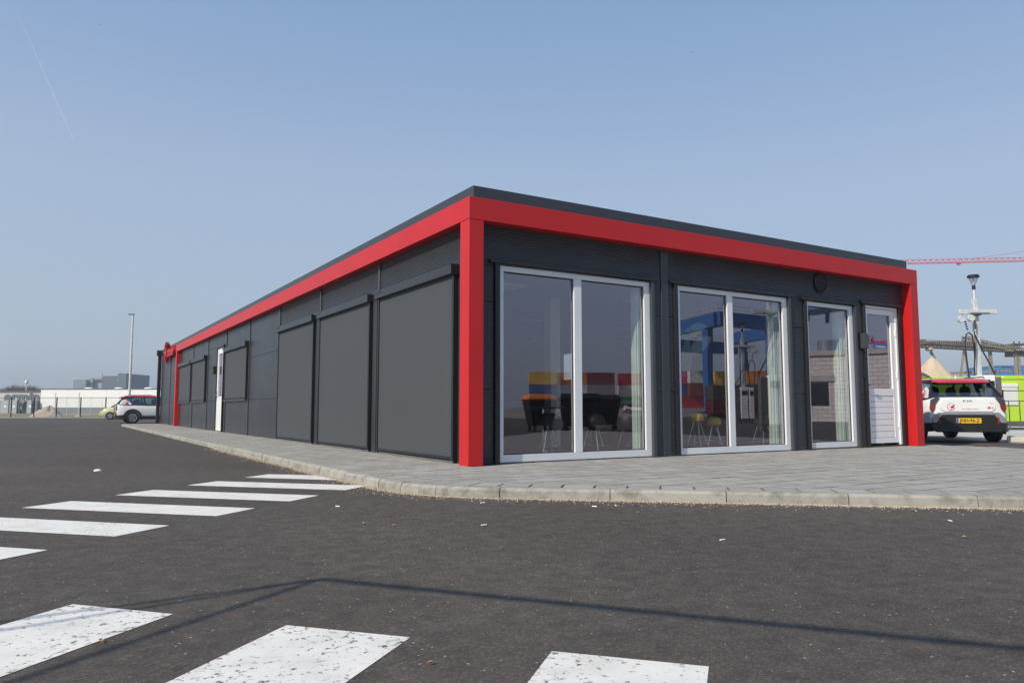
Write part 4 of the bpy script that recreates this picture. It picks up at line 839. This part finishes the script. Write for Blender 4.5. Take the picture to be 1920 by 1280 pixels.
MB().tube([(cX(1757),.8,cZ(650)),(cX(1755),.8,cZ(661)),(cX(1760),.8,cZ(668)),(cX(1762),.8,cZ(672))], .28, 8).build('chute', K['rustl'], cv)
MB().box(cX(1746), cX(1756), -.4, 1.6, cZ(658), cZ(652)).build('chute_head', K['sand'], cv, .3)
tw = MB().box(cX(1908), cX(1935), .2, 3, cZ(668), cZ(657)).box(cX(1905), cX(1935), -.5, 3.5, cZ(647), cZ(644.5)).bar((cX(1906),-.4,cZ(657)), (cX(1906),-.4,cZ(641)), .2).bar((cX(1916),-.4,cZ(657)), (cX(1916),-.4,cZ(641)), .2).bar((cX(1926),-.4,cZ(657)), (cX(1926),-.4,cZ(641)), .2).bar((cX(1906),-.4,cZ(656)), (cX(1916),-.4,cZ(647)), .14).build('transfer_house', K['rust'], cv); MB().box(cX(1908), cX(1935), -.56, -.501, cZ(658), cZ(655)).build('panel', K['rustl'], tw)
for px in (1913, 1919, 1932): MB().bar((cX(px),.5,0), (cX(px),.5,cZ(667)), .45).build('leg', K['rustl'], cv)
MB().bar((cX(1800),3,cZ(699)), (cX(1925),3,cZ(694)), .5).build('pipe_run', K['rustl'], cv)
# blue shed with a pale frame of pipework before it
bs_ = thing('blue_shed', 'blue sheet-metal shed beyond the lime office', 'building', ground(1877, 170), FACE); sb_ = 170/F
hb = zat(687, 170)-RZ; wb = 90*sb_
for k in range(10): MB().box(wb*k/10+.02, wb*(k+1)/10-.02, 0, 12, 0, hb).build('wall_panel', K['blue'], bs_)
MB().box(-.1, wb+.1, -.1, 12.1, hb, hb+.15).build('roof', K['blue'], bs_)
pf = thing('pipe_machine', 'grey bent pipe machine before the blue shed', 'machine', ground(1878, 130), FACE); z_ = zat(689, 130)-RZ
MB().tube([(0,0,0),(0,0,z_-.4),(.4,0,z_),(2.0,0,z_),(2.4,0,z_-.6),(2.4,0,0)], .1, 6).build('frame', K['rust'], pf); MB().cyl((1.2,0,0), (1.2,0,z_*.8), .5, .3, 8).build('drum', K['rust'], pf)
# tower crane: only the jib is in view, the tower stands off to the right
cr = thing('tower_crane', 'red tower crane jib crossing the sky above the roof corner', 'crane', ground(2140, 205), FACE); sC = 205/F; jx = lambda px: (px-2140)*sC; jz = lambda py: zat(py, 205)-RZ
def jib(x0, z0, x1, z1, h, w, n, name):
    a = MB()
    P3 = lambda t, k: (x0+(x1-x0)*t, (-w/2, w/2, 0)[k], z0+(z1-z0)*t+(0, 0, h)[k])
    for k in range(3): a.bar(P3(0,k), P3(1,k), .13)
    for i in range(n):
        t0, t1, tm = i/n, (i+1)/n, (i+.5)/n
        for k in (0, 1): a.bar(P3(t0,k), P3(tm,2), .07); a.bar(P3(tm,2), P3(t1,k), .07)
        a.bar(P3(t0,0), P3(t0,1), .06)
    return a.build(name, K['crane'], cr)
jib(jx(1640), jz(494), 0, jz(483), 1.05, 1.0, 44, 'jib'); jib(0, jz(483), 16, jz(482), 1.05, 1.0, 9, 'counter_jib')
a = MB(); zt = jz(483)
for dx, dy in ((-.8,-.8),(.8,-.8),(.8,.8),(-.8,.8)): a.bar((dx,dy,0), (dx,dy,zt+6), .18)
for k in range(24):
    z0_, z1_ = k*(zt+6)/24, (k+1)*(zt+6)/24
    for (p, q) in (((-.8,-.8),(.8,-.8)),((.8,-.8),(.8,.8)),((.8,.8),(-.8,.8)),((-.8,.8),(-.8,-.8))): a.bar((*p,z0_), (*q,z1_), .09)
a.build('tower', K['crane'], cr)
MB().bar((jx(1838),0,jz(482.5)), (0,0,zt+6), .09).bar((12,0,zt+1), (0,0,zt+6), .09).build('tie_rod', K['crane'], cr)
MB().box(jx(1810), jx(1815), -.5, .5, jz(494.5), jz(491)).build('trolley', K['crane'], cr); MB().box(12, 15, -.7, .7, zt-2, zt).build('counterweight', K['grey'], cr)

# ================================================================ ACROSS THE ROAD (seen mirrored in the glass)
MA = YAW                                          # things there stand square to the mirrored view
def container(px, d, lev, length, col, label, text=None, tcol='wdecal', tsize=1.1):
    loc = mir(px, d, RZ+.9+lev*2.6); o = thing('shipping_container', label, 'container', loc, MA, 'stacked shipping containers'); k = K.get('ct_'+str(col)) or K.setdefault('ct_'+str(col), pm('container_paint', tuple(min(.8, x_*1.45) for x_ in col), .55, var=.12, vs=.7))
    n = int(length/.28); pts = []
    for i in range(n): x = .15+i*(length-.3)/n; w = (length-.3)/n; pts += [(x, 0), (x+w*.3, 0), (x+w*.5, .06), (x+w*.8, .06)]
    pts.append((length-.15, 0)); v = []; f = []; q = len(pts)
    for side in (0, 1):
        b = len(v)
        for z in (.15, 2.45): v += [(x, (y if side == 0 else 2.44-y), z) for x, y in pts]
        f += [(b+i, b+i+1, b+q+i+1, b+q+i) for i in range(q-1)]
    MB().add(v, f).build('side_wall', k, o)
    MB().box(0, length, .0, 2.44, 2.452, 2.59).build('roof', k, o); MB().box(0, length, 0, 2.44, 0, .148).build('floor_frame', k, o)
    for x in (.05, length-.05): MB().box(x-.08, x+.08, -.005, 2.445, .149, 2.451).build('end_wall', k, o)
    if text: text_obj('lettering', text, tsize, K[tcol], basis((3.4, 2.46, 1.3), (-1,0,0), (0,0,1), (0,1,0)), o, .01, bold=.02)
    return o
stacks = [(1158,168,0,12.2,(.03,.30,.06),'green shipping container with white EVERGREEN lettering','EVERGREEN'),(1158,168,1,12.2,(.55,.50,.42),'beige shipping container between green and red ones',None),(1158,168,2,12.2,(.36,.035,.04),'red shipping container on top of beige and green ones',None),
 (1098,165,2,6.1,(.14,.03,.035),'dark red shipping container, right of the orange one',None),(1098,165,0,6.1,(.04,.12,.30),'blue shipping container under a grey one',None),(1098,165,1,6.1,(.2,.2,.2),'grey shipping container under the dark red one',None),
 (1045,166,2,6.1,(.60,.20,.03),'orange shipping container, right of the mustard one',None),(1045,166,1,6.1,(.5,.5,.5),'pale grey shipping container under the orange one',None),(1045,166,0,6.1,(.03,.2,.1),'dark green shipping container under a pale grey one',None),
 (992,164,2,6.1,(.55,.36,.05),'mustard shipping container on top, left of the orange one',None),(992,164,1,6.1,(.06,.08,.2),'navy shipping container under the mustard one',None),(992,164,0,6.1,(.25,.06,.05),'brown shipping container at the foot of the mustard stack',None),
 (1262,160,2,6.1,(.50,.03,.16),'magenta shipping container on top of a stack',None),(1262,160,1,3.0,(.04,.12,.28),'short blue shipping container under the magenta one',None),(1266,158,0,6.1,(.42,.03,.04),'bright red shipping container at the foot of the magenta stack',None),
 (1290,157.2,2,3.0,(.5,.5,.48),'short pale shipping container beside the magenta one',None),(1290,157.2,1,3.0,(.2,.05,.04),'short brown shipping container under the pale one',None),(1322,158,0,3.0,(.28,.04,.04),'short dark red shipping container left of the mustard pair',None),
 (1336,160,2,3.6,(.55,.36,.05),'upper mustard shipping container behind the gantry leg',None),(1336,160,1,3.6,(.50,.32,.04),'lower mustard shipping container behind the gantry leg',None),(1336,160,0,6.1,(.1,.1,.1),'black shipping container under the mustard pair',None),
 (1395,160,2,6.1,(.60,.20,.03),'upper orange shipping container of the orange pair',None),(1395,160,1,6.1,(.60,.18,.03),'lower orange shipping container of the orange pair',None),(1395,160,0,6.1,(.04,.05,.06),'dark shipping container under the orange pair',None)]
pq = [mir(960, 172), mir(1470, 172), mir(1470, 155), mir(960, 155)]; tag(MB().prism([(p.x, p.y) for p in pq], RZ+.001, RZ+.899).build('loading_platform', K['concl']), kind='structure')
for s_ in stacks: container(*s_)
def wide_box(px, d, w, dep, h, name, label, cat, cols):
    o = thing(name, label, cat, mir(px, d), MA); MB().box(0, w, -.0, dep, .35, h*.55).build('lower_body', K[cols[0]], o, .05); MB().box(0, w, 0, dep, h*.55+.004, h).build('upper_body', K[cols[1]], o, .05); MB().box(.1, w-.1, .2, dep-.2, 0, .348).build('runner', K['ink'], o); return o
wide_box(1322, 62, 5.4, 2.4, 2.7, 'waste_container', 'dark skip container with red lower half across the road', 'container', ('binred', 'coal'))
# wheeled bins
def bin_(px, d, label, rot, lid):
    o = thing('waste_bin', label, 'bin', mir(px, d), rot, 'four-wheeled waste bins')
    MB().loft([[(-.52,-.38,.22),(.52,-.38,.22),(.52,.38,.22),(-.52,.38,.22)],[(-.66,-.52,1.12),(.66,-.52,1.12),(.66,.52,1.12),(-.66,.52,1.12)]]).build('body', K['bin'], o, .03)
    MB().loft([[(-.69,-.55,1.122),(.69,-.55,1.122),(.69,.55,1.122),(-.69,.55,1.122)],[(-.69,-.55,1.19),(.69,-.55,1.19),(.69,.55,1.19),(-.69,.55,1.19)],[(-.6,-.35,1.33),(.6,-.35,1.33),(.6,.45,1.33),(-.6,.45,1.33)]]).build('lid', K[lid], o, .02)
    for x in (-.45, .45):
        for y in (-.3, .3): MB().cyl((x,y-.03,.1), (x,y+.03,.1), .1, n=14).box(x-.03, x+.03, y-.05, y+.05, .12, .218).build('wheel', K['tyre'], o)
    MB().box(-.3, .3, .40, .405, .5, .8).build('panel', K['binred'], o)
bin_(1012, 27, 'black four-wheeled waste bin with orange lid across the road', MA+1.4, 'orange'); bin_(1086, 25.6, 'black four-wheeled waste bin with black lid, left of the pair', MA, 'bin'); bin_(1130, 28, 'black four-wheeled waste bin with black lid, right of the pair', MA+.2, 'bin')
# blue gantry crane
gr = thing('gantry_crane', 'huge blue container gantry crane across the road', 'crane', (0,0,RZ))
k0, k1, k3 = mir(1348, 128), mir(1500, 140), mir(1243, 150); k2 = k1+(k3-k0); zb_, zt_ = zat(617, 135), zat(592, 135)
for a, b, dz in ((k0,k1,0),(k1,k2,-.3),(k2,k3,-2.6),(k3,k0,-.2)):
    a_ = Vector((a.x,a.y,(zb_+zt_)/2+dz)); b_ = Vector((b.x,b.y,(zb_+zt_)/2+dz)); MB().bar(a_, b_, 1.5, zt_-zb_).build('girder', K['gblue'], gr)
    m = MB(); n = int((b_-a_).length/1.6)
    for i in range(n): p = a_.lerp(b_, i/n); m.bar((p.x,p.y,zt_+dz), (p.x,p.y,zt_+1.3+dz), .1)
    for h_ in (.6, 1.3): m.bar((a_.x,a_.y,zt_+h_+dz), (b_.x,b_.y,zt_+h_+dz), .08)
    m.build('railing', K['galv'], gr)
for p in (k0.lerp(k3,.16), k1.lerp(k0,.36), k2.lerp(k1,.15), k3.lerp(k0,.05)): MB().bar((p.x,p.y,.25), (p.x,p.y,zb_+.3), 1.25).build('leg', K['gblue'], gr); MB().box(p.x-2, p.x+2, p.y-.8, p.y+.8, 0, .249).build('bogie', K['ink'], gr)
p = k1.lerp(k0,-.25); MB().box(p.x-3, p.x+5, p.y-4, p.y+3, zt_+2, zt_+7).build('machine_house', K['blue'], gr)
for dx in (-2, 4): MB().bar((p.x+dx,p.y,zt_), (p.x+dx,p.y,zt_+2.1), .5).build('house_support', K['gblue'], gr)
# white brick building with a tank on its roof
bb = thing('brick_building', 'white brick building with dark window and silver roof tank across the road', 'building', (36.0,-22.5,RZ), math.atan2(5,1.75)); hB = zat(668, 47)-RZ; LB = 12
MB().box(0, LB, -6, 0, 0, hB).build('wall', K['brick'], bb); MB().box(-.15, LB+.15, -6.1, .12, hB+.003, hB+.3).build('roof_edge', K['concl'], bb)
MB().box(.2, 1.9, -.05, .03, 1.0, 2.4).build('window', K['ink'], bb); MB().box(.0, 2.3, .005, .1, 2.5, 2.9).build('lintel', K['concl'], bb)
MB().cyl((1.4,-2,hB+.3), (1.4,-2,hB+1.1), .65, n=24).build('roof_tank', K['steel'], bb, smooth=40); MB().cyl((3.4,-2.4,hB+.3), (3.4,-2.4,hB+1.3), .25, n=12).box(4.2, 5.4, -2.5, -1.5, hB+.3, hB+.9).build('roof_unit', K['blue'], bb)
mast(mir(1450, 27), MA+math.pi, 'galvanised charging mast with white cabinets across the road, nearer one'); mast(mir(1396, 42), MA+math.pi, 'galvanised charging mast with white cabinets across the road, farther one')
for px, d, h_ in ((1180, 118, R(50)),):
    suv(mir(px, d), h_, 'white car with red roof on the lot across the road', 'white cars with red roofs', plate=False)

# ================================================================ INSIDE THE ROOM
def stool(x, y, rot, col, label, grp, w=.19, zt=.65):
    o = thing('shell_chair', label, 'chair', (x, y, .012), rot, grp); k = w/.19; zb = zt-.25*k
    MB().lathe([(.0,zb),(.12*k,zb+.005),(.185*k,zb+.04*k),(.19*k,zb+.10*k),(.18*k,zb+.16*k),(.15*k,zb+.21*k),(.10*k,zb+.24*k),(.0,zb+.25*k)], 20).build('seat_shell', K[col], o, smooth=50)
    for a in (45, 135, 225, 315): MB().tube([(.08*k*math.cos(R(a)),.08*k*math.sin(R(a)),zb+.01),(.2*math.cos(R(a)),.2*math.sin(R(a)),0)], .008, 6).build('leg', K['chrome'], o)
    MB().tube([(.16*math.cos(R(t)),.16*math.sin(R(t)),.15) for t in range(0, 361, 30)], .005, 5).build('foot_ring', K['chrome'], o)
def ony(px, y): d = ray(px, 766); p = CAM + d*((y-CAM.y)/d.y); return p.x
stool(ony(1306, .80), .80, .3, 'yellow', 'yellow shell chair inside, left of the yellow pair', 'chairs behind the glass', .115, .635); stool(ony(1338, .84), .84, .9, 'yellow', 'yellow shell chair inside, right of the yellow pair', 'chairs behind the glass', .125, .575)
for i, (px, y) in enumerate(((1428,.62),(1203,.62),(1178,.80),(1112,.70),(1030,.66))): stool(ony(px, y), y, i*.7, 'black', 'dark shell chair on chrome legs inside, %s counted from the door' % ['first','second','third','fourth','fifth'][i], 'chairs behind the glass')
def table(x, y, label):
    o = thing('round_table', label, 'table', (x, y, .012), 0, 'round tables behind the glass'); MB().lathe([(0,.71),(.4,.71),(.41,.725),(.4,.74),(0,.74)], 24).build('table_top', K['coal'], o); MB().cyl((0,0,.02), (0,0,.708), .03, n=10).build('stem', K['chrome'], o); MB().lathe([(0,0),(.25,0),(.24,.02),(0,.03)], 20).build('base', K['chrome'], o)
table(6.5, 1.7, 'round dark table inside by the yellow chairs'); table(2.6, 2.2, 'round dark table inside the first window')

# ================================================================ OVERHEAD CABLES behind the camera that throw the thin shadow on the road
off3 = Vector((sdir.x, sdir.y))/sdir.z
def cast(x, y, h): return Vector((x+off3.x*(h-RZ), y+off3.y*(h-RZ), h))
hJ = 3.4; J = cast(-3.33, -4.73, hJ)
def cable(p_sh, h, L, label, post_label, r=.02, dz=0):
    q = cast(*p_sh, h); d = (q-J).normalized(); e_ = J + d*L; e_.z = h
    pts = [J.lerp(e_, t/16)-Vector((0,0,.10*math.sin(math.pi*t/16))) for t in range(17)]
    tag(MB().tube(pts, r, 8).build('overhead_cable', K['wire'], smooth=60), label, 'cable', 'overhead cables')
    po_ = thing('cable_post', post_label, 'post', (e_.x, e_.y, RZ), 0, 'cable posts'); MB().cyl((0,0,0), (0,0,h-RZ+.12), .06, .05, 12).build('pole', K['galv'], po_, smooth=40); MB().cyl((0,0,h-RZ+.12), (0,0,h-RZ+.16), .07, n=12).build('cap', K['ink'], po_)
cable((-1.53,-6.98), hJ, 9.5, 'black overhead cable running back to the right-hand post', 'galvanised cable post behind the camera to the right', .023)
cable((-4.6,-4.80), hJ, 8, 'upper black overhead cable of the pair to the left-hand post', 'galvanised cable post to the left of the road, taller', .013)
cable((-4.62,-4.95), hJ, 8, 'lower black overhead cable of the pair to the left-hand post', 'galvanised cable post to the left of the road, second', .013)
cable((-4.48,-5.58), hJ, 8.5, 'black overhead cable running back to the rear left post', 'galvanised cable post at the rear left', .018)

# ================================================================ LITTER AND SKY THINGS
pp = onz(183, 882.5); tag(MB().lathe([(0,.025),(.02,.022),(.038,.011),(.042,0),(0,0)], 9, Matrix.Translation((pp.x,pp.y,RZ)) @ Matrix.Diagonal((1.2,.8,1,1))).build('paper_scrap', K['paper'], smooth=20), 'crumpled white paper scrap on the asphalt beyond the far crossing', 'litter')
def leaf_(p, z, k):
    a = k*1.7; l, w = .02, .008; m = Matrix.Translation((p[0],p[1],z)) @ Matrix.Rotation(a,4,'Z')
    return MB().add([m @ Vector(v) for v in ((-l,0,.003),(0,-w,.006),(l,0,.004),(0,w,.009),(0,0,.0025))], [(0,1,4),(1,2,4),(2,3,4),(3,0,4)]).build('dry_leaf', K['drleaf'])
for k, p in enumerate([(-.08,-.81),(.19,-.98),(.97,-2.41),(3.76,-1.0),(4.72,-1.21),(3.88,-1.45),(5.83,-2.67),(1.55,-4.4),(2.58,-3.94),(-1.27,-.64)]): tag(leaf_(p, .004, k), 'small tan dry leaf on the paving tiles', 'leaf', 'dry leaves on the paving')
for k, p in enumerate([(-.30,-3.5),(-.54,-3.8),(.47,-5.73),(-4.28,-5.3),(-3.4,-6.11),(-2.55,-3.2),(-2.4,-3.4)]): tag(leaf_(p, RZ+.006, k+20), 'small tan dry leaf on the asphalt', 'leaf', 'dry leaves on the asphalt')
for k, p in enumerate([(-1.26,-2.62),(-.59,-3.32),(-.40,-3.36),(-1.86,-3.71),(-2.4,-2.2),(1.1,-5.3),(-.9,-5.0)]):
    m = Matrix.Translation((p[0],p[1],RZ+.006)) @ Matrix.Rotation(k*2.1,4,'Z'); tag(MB().cyl(m @ Vector((-.02,0,0)), m @ Vector((.022,0,0)), .0045, n=7).build('cigarette_end', K['paper']), 'white cigarette end lying on the asphalt', 'litter', 'cigarette ends on the asphalt')
gu = thing('flying_bird', 'small dark bird flying above the roof', 'bird', bgp(1297.5, 98.5, 120), .6)
MB().loft([[(-.16,-.01,0),(-.16,.01,0),(-.16,0,.015)],[(0,-.045,-.02),(0,.045,-.02),(0,0,.05)],[(.16,-.02,0),(.16,.02,0),(.16,0,.03)]]).build('body', K['gull'], gu); 
for k in (1,-1): MB().add([(-.06,0,.02),(.07,0,.02),(.03,.22*k,.10),(-.04,.42*k,.05)], [(0,1,2,3) if k > 0 else (3,2,1,0)]).build('wing', K['gull'], gu)
ap = thing('airliner', 'tiny white airliner high in the upper left sky', 'aeroplane', bgp(188, 46.5, 7000), .5)
MB().lathe([(0,-18),(1.4,-14),(1.9,-5),(1.9,10),(1.2,16),(0,18)], 12, basis((0,0,0), (0,1,0), (0,0,1), (1,0,0))).build('fuselage', K['cwhite'], ap, smooth=50)
for k in (1,-1): MB().prism([(4,1*k),(-1,1*k),(-6,16*k),(-4,16*k)], -.4, .2).build('wing', K['cwhite'], ap); MB().prism([(-13,.5*k),(-16,.5*k),(-18,6*k),(-16.5,6*k)], .5, .8).build('tailplane', K['cwhite'], ap)
MB().prism([(-12,0),(-17,0),(-18,6),(-16,6)], -.2, .2, basis((0,0,1), (1,0,0), (0,0,1), (0,-1,0))).build('fin', K['cwhite'], ap)
# contrail: a long thin cloud of ice, denser where it is young
mt, t, b = nodes('ice_trail'); tr = N(t, 'BsdfTransparent'); df = N(t, 'BsdfDiffuse'); df.inputs[0].default_value = (.95,.96,.98,1); mx = N(t, 'MixShader'); co = coords(t, 'Generated'); sx2 = N(t, 'SeparateXYZ'); t.links.new(co, sx2.inputs[0])
nz = N(t, 'TexNoise', Scale=14.0, Detail=4.0); t.links.new(co, nz.inputs['Vector']); rm_ = N(t, 'MapRange'); rm_.inputs[3].default_value = .115; rm_.inputs[4].default_value = .02; t.links.new(sx2.outputs[2], rm_.inputs[0]); mu = N(t, 'Math', operation='MULTIPLY'); t.links.new(rm_.outputs[0], mu.inputs[0]); t.links.new(nz.outputs[0], mu.inputs[1])
t.links.new(mu.outputs[0], mx.inputs[0]); t.links.new(tr.outputs[0], mx.inputs[1]); t.links.new(df.outputs[0], mx.inputs[2]); t.links.new(mx.outputs[0], t.nodes['Material Output'].inputs[0])
ca_, cb2 = bgp(137, 261, 9000), bgp(22, 0, 9000)
tag(MB().tube([ca_.lerp(cb2, i/20) for i in range(21)], 13, 10).build('contrail', mt, smooth=60), 'thin white contrail fading across the upper left sky', 'contrail', kind='stuff')

# ================================================================ HAZE: the spring air between here and the far halls
hm = bpy.data.materials.new('haze_air'); hm.use_nodes = True; t = hm.node_tree; t.nodes.remove(t.nodes['Principled BSDF'])
vol = t.nodes.new('ShaderNodeVolumePrincipled'); vol.inputs['Color'].default_value = (.86,.92,1,1); vol.inputs['Density'].default_value = .0007; vol.inputs['Anisotropy'].default_value = .35
t.links.new(vol.outputs[0], t.nodes['Material Output'].inputs['Volume'])
tag(MB().box(-1850, 1850, -1850, 1850, RZ-1.1, 62).build('haze', hm), 'pale spring haze hanging in the air', 'haze', kind='stuff')
